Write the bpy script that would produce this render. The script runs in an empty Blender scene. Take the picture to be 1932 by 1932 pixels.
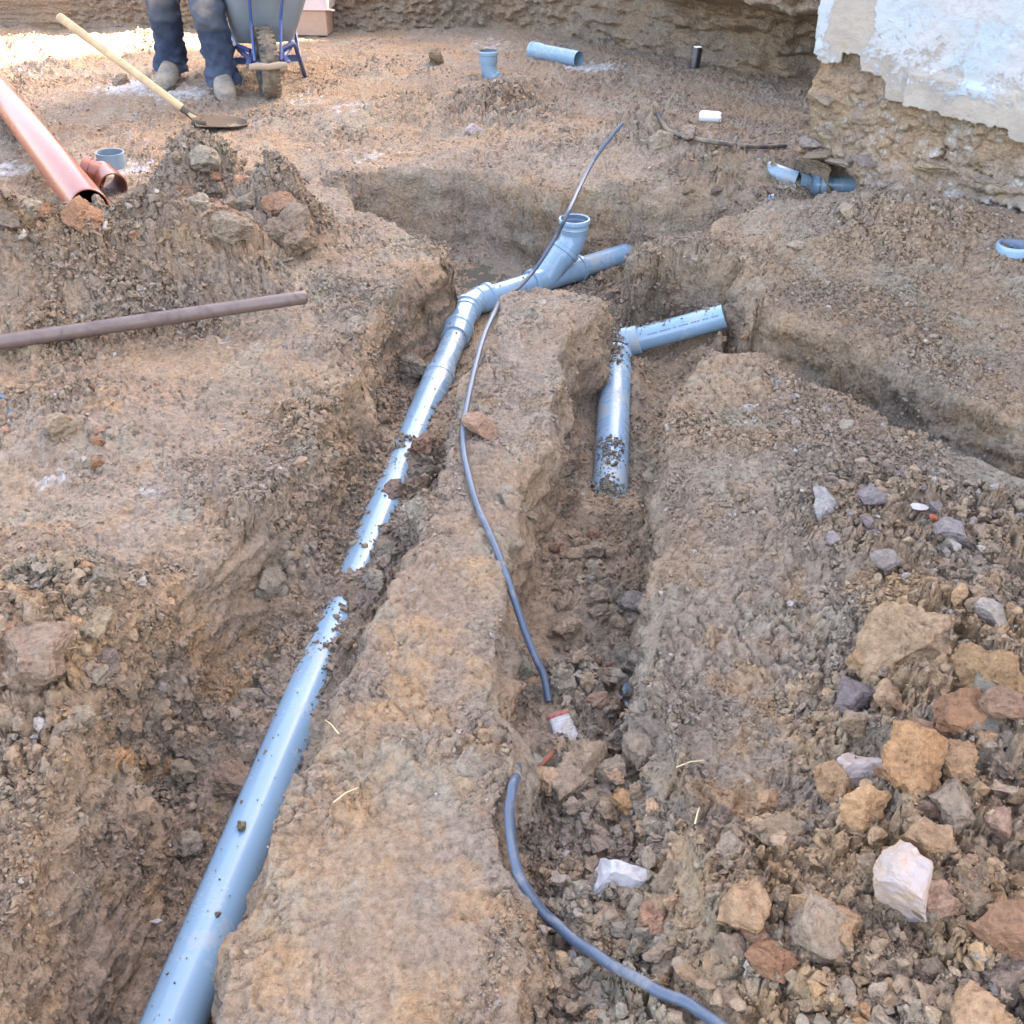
import bpy, bmesh, math, random
import numpy as np
from mathutils import Vector, Matrix, Quaternion

random.seed(7)
RNG = np.random.default_rng(7)
SC = bpy.context.scene
COL = SC.collection
R = math.radians

# ------------------------------------------------------------------ camera, sky, sun, exposure
CAM_H, PITCH = 1.5, R(35.0)
cam_d = bpy.data.cameras.new('camera')
cam_d.sensor_width = 36.0
cam_d.lens = 36.04
cam_d.clip_start = 0.05
cam_d.clip_end = 500
cam = bpy.data.objects.new('camera', cam_d)
COL.objects.link(cam)
cam.location = (0, 0, CAM_H)
cam.rotation_euler = (math.pi / 2 - PITCH, 0, 0)
SC.camera = cam

SUN_AZ = math.atan2(0.46, 0.89)          # direction towards the sun, from +x
SUN_EL = R(34)
w = bpy.data.worlds.new('World')
SC.world = w
w.use_nodes = True
nt = w.node_tree
sky = nt.nodes.new('ShaderNodeTexSky')
sky.sky_type = 'NISHITA'
sky.sun_disc = False
sky.sun_elevation = SUN_EL
sky.sun_rotation = math.pi / 2 - SUN_AZ
sky.air_density = 1.0
sky.dust_density = 4.0
sky.ozone_density = 0.6
nt.links.new(sky.outputs[0], nt.nodes['Background'].inputs[0])
nt.nodes['Background'].inputs[1].default_value = 0.15
sun_d = bpy.data.lights.new('sun', 'SUN')
sun_d.energy = 5.0
sun_d.angle = R(0.5)
sun_d.color = (1.0, 0.93, 0.82)
sun = bpy.data.objects.new('sun', sun_d)
COL.objects.link(sun)
sdir = Vector((math.cos(SUN_EL) * math.cos(SUN_AZ), math.cos(SUN_EL) * math.sin(SUN_AZ), math.sin(SUN_EL)))
sun.rotation_euler = sdir.to_track_quat('Z', 'Y').to_euler()
sun.location = sdir * 30
vs = SC.view_settings
vs.view_transform = 'Standard'
vs.look = 'None'
vs.gamma = 1.0
vs.use_curve_mapping = False
vs.exposure = 3.6
vs.use_white_balance = True
vs.white_balance_temperature = 8050
vs.white_balance_tint = 15
SC.cycles.use_denoising = True
SC.cycles.denoising_prefilter = 'ACCURATE'
SC.cycles.use_adaptive_sampling = True
SC.cycles.adaptive_threshold = 0.012
SC.cycles.sample_clamp_indirect = 4.0
SC.cycles.max_bounces = 6
SC.cycles.diffuse_bounces = 1
SC.cycles.glossy_bounces = 3

# ------------------------------------------------------------------ helpers: view rays, noise
FPX = 1933.9
CP, SP = math.cos(PITCH), math.sin(PITCH)


def ray(px, py):
    u, v = (px - 966.0) / FPX, -(py - 966.0) / FPX
    return np.array([u, CP + v * SP, -SP + v * CP])


def P(px, py, z=0.0):
    d = ray(px, py)
    t = (z - CAM_H) / d[2]
    return np.array([d[0] * t, d[1] * t, z])


def depth_at(p):
    return p[1] * CP + (CAM_H - p[2]) * SP


def _h(ix, iy, iz, seed):
    n = (ix.astype(np.int64) * 374761393 + iy.astype(np.int64) * 668265263 + iz.astype(np.int64) * 2147483647 + seed * 1274126177) & 0xFFFFFFFF
    n = ((n ^ (n >> 13)) * 1274126177) & 0xFFFFFFFF
    n = (n ^ (n >> 16)) & 0xFFFFFFFF
    n = (n * 2246822519) & 0xFFFFFFFF
    return ((n ^ (n >> 15)) & 0xFFFFFF) / float(0x1000000)


def noise(x, y, z=0.0, seed=0):
    """value noise -1..1 with smooth interpolation"""
    x, y, z = np.broadcast_arrays(np.asarray(x, float), np.asarray(y, float), np.asarray(z, float))
    ix, iy, iz = np.floor(x), np.floor(y), np.floor(z)
    fx, fy, fz = x - ix, y - iy, z - iz
    fx, fy, fz = (f * f * f * (f * (f * 6 - 15) + 10) for f in (fx, fy, fz))
    flat = not np.any(z)
    r = 0
    for dz in ((0,) if flat else (0, 1)):
        wz = 1.0 if flat else (fz if dz else 1 - fz)
        for dy in (0, 1):
            wy = fy if dy else 1 - fy
            a = _h(ix, iy + dy, iz + dz, seed)
            b = _h(ix + 1, iy + dy, iz + dz, seed)
            r = r + (a + (b - a) * fx) * wy * wz
    return r * 2 - 1


def fbm(x, y, z=0.0, octv=4, seed=0, gain=0.5):
    a, s, f, tot = 1.0, 0.0, 1.0, 0.0
    for k in range(octv):
        c, sn = math.cos(0.6 * k), math.sin(0.6 * k)
        s = s + a * noise((x * c - y * sn) * f + 17.3 * k, (x * sn + y * c) * f - 9.1 * k, np.asarray(z) * f, seed + k)
        tot += a
        a *= gain
        f *= 2.03
    return s / tot


def worley(x, y, seed=0, jit=0.9):
    x, y = np.asarray(x, float), np.asarray(y, float)
    ix, iy = np.floor(x), np.floor(y)
    f1 = np.full(x.shape, 9.0)
    f2 = np.full(x.shape, 9.0)
    cid = np.zeros(x.shape)
    for dx in (-1, 0, 1):
        for dy in (-1, 0, 1):
            cx, cy = ix + dx, iy + dy
            px = cx + 0.5 + (_h(cx, cy, cx * 0, seed) - 0.5) * jit
            py = cy + 0.5 + (_h(cx, cy, cx * 0 + 1, seed) - 0.5) * jit
            d = np.hypot(x - px, y - py)
            m = d < f1
            f2 = np.where(m, f1, np.minimum(f2, d))
            cid = np.where(m, _h(cx, cy, cx * 0 + 2, seed), cid)
            f1 = np.where(m, d, f1)
    return f1, f2, cid


def sstep(t):
    t = np.clip(t, 0, 1)
    return t * t * (3 - 2 * t)


# ------------------------------------------------------------------ helpers: objects and meshes
def tag(o, label=None, cat=None, group=None, kind=None):
    if label: o['label'] = label
    if cat: o['category'] = cat
    if group: o['group'] = group
    if kind: o['kind'] = kind
    return o


def empty(name, loc=(0, 0, 0), label=None, cat=None, group=None):
    o = bpy.data.objects.new(name, None)
    o.location = loc
    o.empty_display_size = 0.05
    COL.objects.link(o)
    return tag(o, label, cat, group)


def link(name, me, mat=None, parent=None, loc=None, smooth=True):
    o = bpy.data.objects.new(name, me)
    COL.objects.link(o)
    if mat is not None:
        me.materials.clear()
        for m in (mat if isinstance(mat, (list, tuple)) else [mat]):
            me.materials.append(m)
    if smooth:
        me.polygons.foreach_set('use_smooth', np.ones(len(me.polygons), bool))
    if loc is not None:
        o.location = loc
    if parent is not None:
        o.parent = parent
    return o


def mesh_np(name, verts, quads):
    """fast mesh from an (n,3) array and an (m,4) or (m,3) index array"""
    me = bpy.data.meshes.new(name)
    verts = np.asarray(verts, np.float32)
    quads = np.asarray(quads, np.int32)
    k = quads.shape[1]
    me.vertices.add(len(verts))
    me.vertices.foreach_set('co', verts.ravel())
    me.loops.add(quads.size)
    me.loops.foreach_set('vertex_index', quads.ravel())
    me.polygons.add(len(quads))
    me.polygons.foreach_set('loop_start', np.arange(0, quads.size, k, dtype=np.int32))
    me.update(calc_edges=True)
    return me


def grid_quads(nr, nc, keep=None):
    i = np.arange((nr - 1) * nc).reshape(nr - 1, nc)[:, :-1]
    q = np.stack([i, i + 1, i + nc + 1, i + nc], -1).reshape(-1, 4)
    return q if keep is None else q[keep.ravel()]


def attr_color(me, name, rgba):
    a = me.attributes.new(name, 'FLOAT_COLOR', 'POINT')
    a.data.foreach_set('color', np.asarray(rgba, np.float32).ravel())


class MB:
    """collects swept and boxed shapes into one mesh"""
    def __init__(s):
        s.v, s.f = [], []

    def rings(s, rings, close0=False, close1=False, loop=False):
        b = len(s.v)
        n = len(rings[0])
        for r in rings:
            s.v.extend(tuple(map(float, p)) for p in r)
        m = len(rings)
        for i in range(m if loop else m - 1):
            j = (i + 1) % m
            for k in range(n):
                l = (k + 1) % n
                s.f.append((b + i * n + k, b + i * n + l, b + j * n + l, b + j * n + k))
        if close0: s.f.append(tuple(b + k for k in reversed(range(n))))
        if close1: s.f.append(tuple(b + (m - 1) * n + k for k in range(n)))
        return s

    def sweep(s, pts, radii, seg=24, caps=(False, False), squash=1.0, jitter=0.0):
        pts = [np.asarray(p, float) for p in pts]
        if not hasattr(radii, '__len__'):
            radii = [radii] * len(pts)
        T = []
        for i in range(len(pts)):
            a, c = pts[max(i - 1, 0)], pts[min(i + 1, len(pts) - 1)]
            t = c - a
            if np.linalg.norm(t) < 1e-9:      # a step in radius at one place
                k = i
                while k > 0 and np.linalg.norm(pts[k] - pts[i]) < 1e-9: k -= 1
                t = pts[i] - pts[k]
                if np.linalg.norm(t) < 1e-9: t = pts[-1] - pts[0]
            T.append(t / (np.linalg.norm(t) + 1e-12))
        up = np.array([0, 0, 1.0]) if abs(T[0][2]) < 0.9 else np.array([0, 1.0, 0])
        n = np.cross(T[0], up); n /= np.linalg.norm(n)
        rings = []
        for i, p in enumerate(pts):
            n = n - T[i] * np.dot(n, T[i]); n /= np.linalg.norm(n)
            b = np.cross(T[i], n)
            rings.append([p + radii[i] * (math.cos(a) * n + squash * math.sin(a) * b) for a in np.linspace(0, 2 * math.pi, seg, endpoint=False)])
        return s.rings(rings, *caps)

    def lathe(s, p0, axis, prof, seg=40):
        """profile of (distance along axis, radius) turned round an axis"""
        p0 = np.asarray(p0, float); ax = np.asarray(axis, float); ax = ax / np.linalg.norm(ax)
        up = np.array([0, 0, 1.0]) if abs(ax[2]) < 0.9 else np.array([0, 1.0, 0])
        n = np.cross(ax, up); n /= np.linalg.norm(n); b = np.cross(ax, n)
        return s.rings([[p0 + ax * t + r * (math.cos(a) * n + math.sin(a) * b) for a in np.linspace(0, 2 * math.pi, seg, endpoint=False)] for t, r in prof])

    def box(s, c, size, rot=None):
        c = Vector(c); hx, hy, hz = (q / 2 for q in size)
        M = rot if rot is not None else Matrix.Identity(3)
        b = len(s.v)
        for z in (-hz, hz):
            for x, y in ((-hx, -hy), (hx, -hy), (hx, hy), (-hx, hy)):
                s.v.append(tuple(c + M @ Vector((x, y, z))))
        for f in ((3, 2, 1, 0), (4, 5, 6, 7), (0, 1, 5, 4), (1, 2, 6, 5), (2, 3, 7, 6), (3, 0, 4, 7)):
            s.f.append(tuple(b + k for k in f))
        return s

    def build(s, name, mat, parent=None, smooth=True, bevel=0, solid=0, auto=None):
        me = bpy.data.meshes.new(name)
        v = s.v
        if parent is not None:
            L = parent.matrix_world.inverted() if False else Matrix.Translation(-Vector(world_loc(parent)))
            v = [tuple(L @ Vector(p)) for p in v]
        me.from_pydata(v, [], s.f)
        me.update()
        o = link(name, me, mat, parent, smooth=smooth)
        if bevel:
            m = o.modifiers.new('bevel', 'BEVEL'); m.width = bevel; m.segments = 2; m.limit_method = 'ANGLE'; m.angle_limit = R(40)
        if solid:
            m = o.modifiers.new('solid', 'SOLIDIFY'); m.thickness = solid; m.offset = 0
        if smooth:
            split_sharp(me, auto or 32)
        return o


def split_sharp(me, ang=35):
    bm = bmesh.new(); bm.from_mesh(me)
    es = [e for e in bm.edges if len(e.link_faces) == 2 and e.calc_face_angle(0) > R(ang)]
    for e in es: e.smooth = False
    bm.to_mesh(me); bm.free()


def world_loc(o):
    l = Vector((0, 0, 0))
    while o is not None:
        l += o.location
        o = o.parent
    return l


# ------------------------------------------------------------------ materials
def new_mat(name):
    m = bpy.data.materials.new(name)
    m.use_nodes = True
    n = m.node_tree
    b = n.nodes['Principled BSDF']
    return m, n, b


def N(n, kind, **kw):
    x = n.nodes.new(kind)
    for k, v in kw.items():
        if k == 'ins':
            for a, c in v.items(): x.inputs[a].default_value = c
        else:
            setattr(x, k, v)
    return x


def L(n, a, b):
    n.links.new(a, b)


def mixc(n, fac, a, b, mode='MIX'):
    x = N(n, 'ShaderNodeMix', data_type='RGBA', blend_type=mode)
    for s, v in ((x.inputs[0], fac), (x.inputs[6], a), (x.inputs[7], b)):
        if isinstance(v, bpy.types.NodeSocket): L(n, v, s)
        else: s.default_value = (*v, 1) if hasattr(v, '__len__') and len(v) == 3 else v
    return x.outputs[2]


def math_(n, op, a, b=None, clamp=False):
    x = N(n, 'ShaderNodeMath', operation=op, use_clamp=clamp)
    for s, v in ((x.inputs[0], a), (x.inputs[1], b)):
        if v is None: continue
        if isinstance(v, bpy.types.NodeSocket): L(n, v, s)
        else: s.default_value = v
    return x.outputs[0]


def ramp(n, fac, stops):
    x = N(n, 'ShaderNodeValToRGB')
    e = x.color_ramp.elements
    while len(e) < len(stops): e.new(0.5)
    for q, (p, c) in zip(e, stops):
        q.position = p
        q.color = (*c, 1) if hasattr(c, '__len__') else (c, c, c, 1)
    L(n, fac, x.inputs[0])
    return x.outputs[0]


def tex(n, vec, scale, detail=4, rough=0.55, dist=0.0):
    x = N(n, 'ShaderNodeTexNoise', ins={'Scale': scale, 'Detail': detail, 'Roughness': rough, 'Distortion': dist})
    if vec is not None: L(n, vec, x.inputs['Vector'])
    return x.outputs['Fac']


TAN, ORANGE, GREY, PALE, DARK = (0.330, 0.226, 0.152), (0.415, 0.252, 0.138), (0.300, 0.226, 0.172), (0.52, 0.49, 0.48), (0.165, 0.120, 0.090)


def soil_material(name, source):
    """earth: the soil's own colour is read from 'soil'; grain and grit are procedural"""
    m, n, b = new_mat(name)
    geo = N(n, 'ShaderNodeNewGeometry').outputs['Position']
    c = N(n, 'ShaderNodeAttribute', attribute_name='soil', attribute_type=source).outputs['Color']
    fine = tex(n, geo, 80.0, 5, 0.72)
    grit = tex(n, geo, 340.0, 2, 0.7)
    c = mixc(n, 0.8, c, ramp(n, fine, [(0.25, 0.42), (0.5, 1.0), (0.78, 1.42)]), 'MULTIPLY')
    c = mixc(n, ramp(n, grit, [(0.64, 0), (0.72, 0.40)]), c, (0.52, 0.45, 0.38))
    if source != 'GEOMETRY':
        rnd = N(n, 'ShaderNodeObjectInfo').outputs['Random']
        hv = N(n, 'ShaderNodeHueSaturation')
        L(n, c, hv.inputs['Color'])
        L(n, math_(n, 'ADD', math_(n, 'MULTIPLY', rnd, 0.24), 0.88), hv.inputs['Value'])
        r2 = math_(n, 'FRACT', math_(n, 'MULTIPLY', rnd, 7.31))
        L(n, math_(n, 'ADD', math_(n, 'MULTIPLY', r2, 0.2), 0.88), hv.inputs['Saturation'])
        c = hv.outputs[0]
    L(n, c, b.inputs['Base Color'])
    b.inputs['Roughness'].default_value = 0.92
    b.inputs['Specular IOR Level'].default_value = 0.2
    warp = N(n, 'ShaderNodeVectorMath', operation='MULTIPLY_ADD')
    nzv = N(n, 'ShaderNodeTexNoise', ins={'Scale': 30.0, 'Detail': 2})
    L(n, geo, nzv.inputs['Vector']); L(n, nzv.outputs['Color'], warp.inputs[0]); warp.inputs[1].default_value = (.02, .02, .02); L(n, geo, warp.inputs[2])
    v1 = N(n, 'ShaderNodeTexVoronoi', ins={'Scale': 62.0}); L(n, warp.outputs[0], v1.inputs['Vector'])
    gate = ramp(n, nzv.outputs['Fac'], [(0.36, 0.25), (0.60, 1.0)])
    cell = math_(n, 'MULTIPLY', math_(n, 'SUBTRACT', 0.8, v1.outputs['Distance']), gate)
    cv = N(n, 'ShaderNodeSeparateColor'); L(n, v1.outputs['Color'], cv.inputs[0])
    c = mixc(n, 0.35, c, ramp(n, cv.outputs[0], [(0, 0.72), (1, 1.28)]), 'MULTIPLY')
    L(n, c, b.inputs['Base Color'])
    hgt = math_(n, 'ADD', math_(n, 'MULTIPLY', fine, 0.8), math_(n, 'MULTIPLY', grit, 0.22))
    hgt = math_(n, 'ADD', hgt, math_(n, 'MULTIPLY', cell, 0.75))
    bp = N(n, 'ShaderNodeBump', ins={'Strength': 1.0, 'Distance': 0.017})
    L(n, hgt, bp.inputs['Height'])
    L(n, bp.outputs[0], b.inputs['Normal'])
    return m


def lerp3(a, b, f):
    return a + (np.asarray(b) - a) * np.asarray(f)[..., None]


def soil_rgb(x, y, z, kinds):
    """colour of the earth: tan to grey, with clay, lime and damp where the kinds say so"""
    r, g, bl = kinds[..., 0], kinds[..., 1], kinds[..., 2]
    c = np.zeros(np.shape(x) + (3,)) + np.array(TAN)
    mid = fbm(x * 14, y * 14, z * 14, 4, seed=201, gain=.6)
    c = lerp3(c, GREY, sstep((fbm(x * 3.1, y * 3.1, z * 3, 4, seed=203) + .22) / .44))
    c = lerp3(c, (0.36, 0.225, 0.125), sstep((mid - .05) / .4) * .4)
    c = lerp3(c, (0.31, 0.265, 0.20), sstep((fbm(x * 7, y * 7, z * 7, 4, seed=207) - .16) / .22) * .55)
    c = lerp3(c, (0.26, 0.185, 0.14), sstep((fbm(x * 5, y * 5, z * 5, 4, seed=217) - .12) / .25) * .5)
    c = lerp3(c, ORANGE, sstep((r + mid * .55 - .30) / .5) * .8)
    c = lerp3(c, PALE, sstep((g + .75 * fbm(x * 26, y * 26, z * 26, 4, seed=211, gain=.65) - .32) / .45) * .85)
    c = lerp3(c, DARK, np.clip(bl * .75, 0, 1))
    return c


M_GROUND = soil_material('soil_ground', 'GEOMETRY')
M_CRUMB = soil_material('soil_crumb', 'INSTANCER')
M_CLOD = soil_material('soil_clod', 'OBJECT')


def plain(name, col, rough=0.5, spec=0.5, metal=0.0, dirt=0.0, dirtcol=(0.26, 0.19, 0.13), dscale=9.0, bump=0.0, bscale=60.0, thresh=0.55, coat=0.0, tint=0.08):
    m, n, b = new_mat(name)
    co = N(n, 'ShaderNodeTexCoord').outputs['Object']
    c = mixc(n, ramp(n, tex(n, co, dscale * 0.6, 4), [(0.3, 0), (0.7, 1)]), tuple(q * (1 - tint) for q in col), tuple(min(1, q * (1 + tint)) for q in col))
    if dirt:
        f = ramp(n, math_(n, 'ADD', math_(n, 'MULTIPLY', tex(n, co, dscale, 6, 0.7, 0.6), 0.75), math_(n, 'MULTIPLY', tex(n, co, dscale * 6, 5, 0.75), 0.25)), [(thresh - 0.06, 0), (thresh + 0.08, dirt)])
        c = mixc(n, f, c, dirtcol)
        rr = math_(n, 'ADD', math_(n, 'MULTIPLY', f, 0.9 - rough), rough)
        L(n, rr, b.inputs['Roughness'])
    else:
        b.inputs['Roughness'].default_value = rough
    L(n, c, b.inputs['Base Color'])
    b.inputs['Specular IOR Level'].default_value = spec
    b.inputs['Metallic'].default_value = metal
    b.inputs['Coat Weight'].default_value = coat
    if bump:
        bp = N(n, 'ShaderNodeBump', ins={'Strength': bump, 'Distance': 0.004})
        L(n, tex(n, co, bscale, 5, 0.65), bp.inputs['Height'])
        L(n, bp.outputs[0], b.inputs['Normal'])
    return m


PVC = plain('grey_pvc', (0.185, 0.295, 0.395), 0.20, 0.6, dirt=0.6, dirtcol=(0.38, 0.34, 0.27), dscale=6, thresh=0.585, bump=0.03, bscale=20)
PVC_MUD = plain('muddy_grey_pvc', (0.19, 0.295, 0.395), 0.26, 0.55, dirt=0.8, dirtcol=(0.36, 0.31, 0.24), dscale=9, thresh=0.56, bump=0.03, bscale=20)
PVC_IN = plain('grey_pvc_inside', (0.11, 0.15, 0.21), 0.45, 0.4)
RUBBER = plain('rubber_seal', (0.02, 0.022, 0.026), 0.55)
REDPVC = plain('terracotta_pvc', (0.25, 0.07, 0.042), 0.27, 0.5, coat=.0, dirt=0.35, dscale=5, thresh=0.64)
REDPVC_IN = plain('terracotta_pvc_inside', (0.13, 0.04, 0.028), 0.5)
CABLE = plain('blue_grey_cable', (0.055, 0.078, 0.118), 0.4, 0.45, dirt=0.45, dirtcol=(0.30, 0.25, 0.21), dscale=16, thresh=0.58)
CABLE_DK = plain('black_cable', (0.05, 0.052, 0.06), 0.5, dirt=0.8, dscale=12, thresh=0.5)
WATER_M, _n, _b = new_mat('muddy_water')
_b.inputs['Base Color'].default_value = (0.085, 0.078, 0.062, 1)
_b.inputs['Roughness'].default_value = 0.08
_b.inputs['Specular IOR Level'].default_value = 0.6

# ------------------------------------------------------------------ pipe axes (needed by the ground round them)
RN, RF = 0.056, 0.047                       # 110 and 90 mm pipes
A_NEAR, A_ELB = P(327, 1932, -0.26), P(885, 573, -0.25)
A_DIR = (A_ELB - A_NEAR) / np.linalg.norm(A_ELB - A_NEAR)
A_START = A_NEAR - A_DIR * 0.55
B_END = P(1198, 472, -0.25)
B_DIR = (B_END - A_ELB) / np.linalg.norm(B_END - A_ELB)
C_PTS = [P(1215, 468, -0.245), P(1330, 430, -0.15), P(1424, 398, -0.11), P(1500, 356, -0.11)]
D_ELB, D_LOW = P(1163, 652, -0.23), P(1150, 962, -0.265)
E_END = P(1366, 597, -0.09)
F_A, F_B = P(1170, 1300, -0.268), P(1196, 1440, -0.285)


def s_on(axis0, axdir, px, py, z):
    p = P(px, py, z)
    return float(np.dot((p - axis0)[:2], axdir[:2]) / np.linalg.norm(axdir[:2]) ** 2)


# ------------------------------------------------------------------ the ground: heights
BUMPS = []        # x, y, height, radius


def bump(px, py, zb, h, r, ry=None):
    p = P(px, py, zb)
    BUMPS.append((p[0], p[1], h, r, ry or r))


for a in ((378, 305, .16, .20, .17), (455, 350, .08, .07, .16), (545, 425, .08, .12, .13), (330, 350, .1, .08, .2),
          (280, 455, .14, .12, .28, .18), (40, 490, .14, .12, .30, .19), (170, 405, .15, -.12, .17), (-150, 500, .2, .22, .5, .3), (430, 470, .10, .10, .25, .2), (-30, 560, .1, .08, .25), (480, 430, .08, .16, .19), (565, 455, .05, .12, .14), (300, 500, .1, .13, .28, .18), (130, 540, .1, .12, .28, .16), (440, 530, .05, .08, .2, .13),
          (110, 790, .02, .05, .22), (250, 800, .02, .03, .18), (110, 1210, .04, .07, .16), (-60, 1240, .06, .09, .2), (230, 1165, .03, .04, .1),
          (1050, 590, 0, .035, .14), (1000, 650, 0, .02, .12),
          (1700, 1170, .05, .05, .14), (1860, 1230, .08, .08, .18), (1720, 1390, .05, .06, .15), (1880, 1420, .1, .10, .25), (1920, 1750, .1, .10, .28), (1700, 1620, .05, .04, .16),
          (1800, 1000, .03, .04, .3), (1560, 1750, .02, .03, .2), (1450, 1900, .02, .04, .2),
          (780, 205, .03, .06, .35, .22), (900, 205, .04, .07, .3, .25), (985, 170, .06, .13, .28, .22), (1010, 250, .04, .05, .35), (1150, 270, .04, .05, .3), (1235, 270, .06, .12, .22), (1330, 300, .04, .08, .25), (820, 150, .04, .08, .2), (660, 215, .02, .04, .25), (1180, 330, .03, .05, .25),
          (1140, 430, .03, .05, .2), (1330, 370, .05, .08, .2),
          (1750, 430, .02, .08, .5, .25), (1600, 440, .02, .05, .3), (1900, 480, .02, .04, .4), (1290, 490, .03, .06, .16), (1500, 610, .02, .03, .25), (1380, 700, .02, .04, .14),
          (60, 110, 0, .10, .5, .2), (200, 95, 0, .08, .5, .2), (-200, 120, .0, .12, .8, .25), (330, 85, 0, .06, .5, .15)):
    bump(*a)

POLY_MAIN = [(850, 485), (790, 450), (700, 405), (640, 366), (600, 346), (680, 330), (840, 320), (905, 320), (960, 337), (1010, 362), (1060, 374), (1150, 367), (1250, 367), (1350, 362), (1400, 342), (1440, 322), (1500, 310), (1560, 312), (1640, 325),
             (1625, 360), (1560, 372), (1500, 380), (1430, 404), (1350, 434), (1270, 457), (1232, 462), (1200, 480), (1186, 520), (1160, 572), (1112, 562), (1060, 551), (1000, 550), (965, 560), (948, 588),
             (905, 660), (876, 730), (858, 800), (850, 880), (792, 955), (772, 1020), (768, 1090), (697, 1165), (672, 1250), (642, 1335), (592, 1430), (527, 1500), (502, 1600), (490, 1690), (402, 1850), (396, 1932), (360, 2200),
             (-120, 2200), (-30, 1950), (20, 1750), (90, 1580), (150, 1410), (182, 1250), (215, 1190), (300, 1140), (400, 1085), (470, 1010), (560, 930), (592, 870), (630, 810), (660, 750), (690, 680), (710, 620), (742, 570), (792, 522)]
POLY_T2 = [(1142, 592), (1062, 680), (1046, 760), (1020, 860), (986, 912), (966, 1050), (960, 1130), (958, 1250), (952, 1400), (958, 1560), (965, 1700), (948, 1932), (930, 2200),
           (1420, 2200), (1370, 1950), (1310, 1780), (1285, 1690), (1275, 1600), (1262, 1500), (1246, 1420), (1218, 1330), (1214, 1230), (1230, 1150), (1244, 1050), (1250, 960), (1270, 860), (1290, 760), (1318, 702), (1345, 682),
           (1440, 692), (1482, 722), (1560, 755), (1700, 808), (1800, 852), (1932, 902), (2250, 1040), (2250, 930), (1932, 803), (1850, 770), (1700, 704), (1560, 644), (1442, 598), (1430, 600), (1428, 550), (1398, 505), (1330, 502), (1240, 500), (1200, 506), (1180, 495), (1130, 545)]
POLYS = [np.array([P(x, y, 0)[:2] for x, y in pl]) for pl in (POLY_MAIN, POLY_T2)]


def sdist(x, y, poly):
    """signed distance, positive inside"""
    d2 = np.full(x.shape, 1e9)
    ins = np.zeros(x.shape, bool)
    n = len(poly)
    for i in range(n):
        ax, ay = poly[i]; bx, by = poly[(i + 1) % n]
        ex, ey = bx - ax, by - ay
        t = np.clip(((x - ax) * ex + (y - ay) * ey) / (ex * ex + ey * ey + 1e-12), 0, 1)
        d2 = np.minimum(d2, (x - ax - t * ex) ** 2 + (y - ay - t * ey) ** 2)
        c = (ay > y) != (by > y)
        with np.errstate(divide='ignore', invalid='ignore'):
            ins ^= c & (x < (bx - ax) * (y - ay) / (by - ay + 1e-15) + ax)
    return np.where(ins, 1, -1) * np.sqrt(d2)


FLOOR = np.array([P(x, y, z) for x, y, z in (
    (850, 450, -.33), (950, 450, -.33), (1000, 500, -.33), (900, 530, -.345), (650, 375, -.17), (720, 420, -.27), (780, 430, -.30), (930, 420, -.32), (1050, 470, -.31), (880, 560, -.33), (960, 590, -.33), (1020, 540, -.33), (820, 640, -.32),
    (1100, 470, -.29), (1110, 530, -.33), (1220, 432, -.20), (1240, 460, -.20), (1150, 522, -.335), (1178, 502, -.325), (1130, 488, -.315), (1165, 466, -.30), (1150, 450, -.29), (1300, 425, -.14), (1400, 388, -.08), (1500, 350, -.13), (1560, 350, -.19), (1530, 350, -.19), (1600, 345, -.19), (1420, 345, -.06),
    (1150, 600, -.345), (1220, 620, -.345), (1300, 640, -.31), (1405, 590, -.15), (1345, 640, -.27), (1330, 600, -.26), (1200, 720, -.30), (1280, 680, -.28),
    (1080, 760, -.25), (1220, 760, -.29), (1090, 900, -.29), (1215, 900, -.30), (1250, 830, -.19), (1240, 900, -.20), (1150, 975, -.25), (1100, 1010, -.22), (1200, 1010, -.24), (1100, 1150, -.20), (1185, 1180, -.23), (1080, 1300, -.16), (1130, 1270, -.17), (1180, 1240, -.20),
    (1190, 1320, -.31), (1200, 1360, -.32), (1206, 1400, -.32), (1186, 1300, -.28), (1204, 1430, -.30), (1140, 1360, -.17), (1150, 1420, -.16), (1050, 1450, -.11), (1100, 1600, -.13), (1220, 1560, -.13), (1220, 1650, -.11), (1050, 1750, -.12), (1200, 1800, -.07), (1050, 1930, -.11), (1250, 1930, -.03), (1000, 2100, -.14), (1250, 2100, -.02),
    (1450, 720, -.30), (1600, 785, -.32), (1750, 848, -.33), (1932, 925, -.35), (2150, 1010, -.35),
    (250, 1750, -.32), (300, 1550, -.31), (200, 1950, -.32), (420, 1800, -.32), (450, 1350, -.27), (470, 1230, -.24), (520, 1120, -.17), (560, 1030, -.13), (600, 960, -.13), (640, 880, -.15), (690, 780, -.22), (730, 720, -.27), (770, 700, -.31),
    (760, 900, -.22), (740, 1000, -.2), (690, 1090, -.19), (640, 1180, -.19), (620, 1290, -.22), (570, 1420, -.26))])

# how far the fill round each pipe reaches, in pipe radii above its axis: (screen y on the axis, far-left side, right side)
COR = []


def corridor(p0, p1, rad, keys):
    d = p1 - p0
    ln = np.linalg.norm(d[:2])
    COR.append((p0, d, ln, rad, np.array(keys)))


def keys_from(p0, p1, rows):
    out = []
    d = p1 - p0
    ln = np.linalg.norm(d[:2])
    for px, py, fl, fr in rows:
        zz = p0[2]
        for _ in range(3):
            q = P(px, py, zz)
            s = float(np.dot((q - p0)[:2], d[:2]) / ln)
            zz = p0[2] + d[2] * s / ln
        out.append((s, fl, fr))
    return sorted(out)


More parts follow.
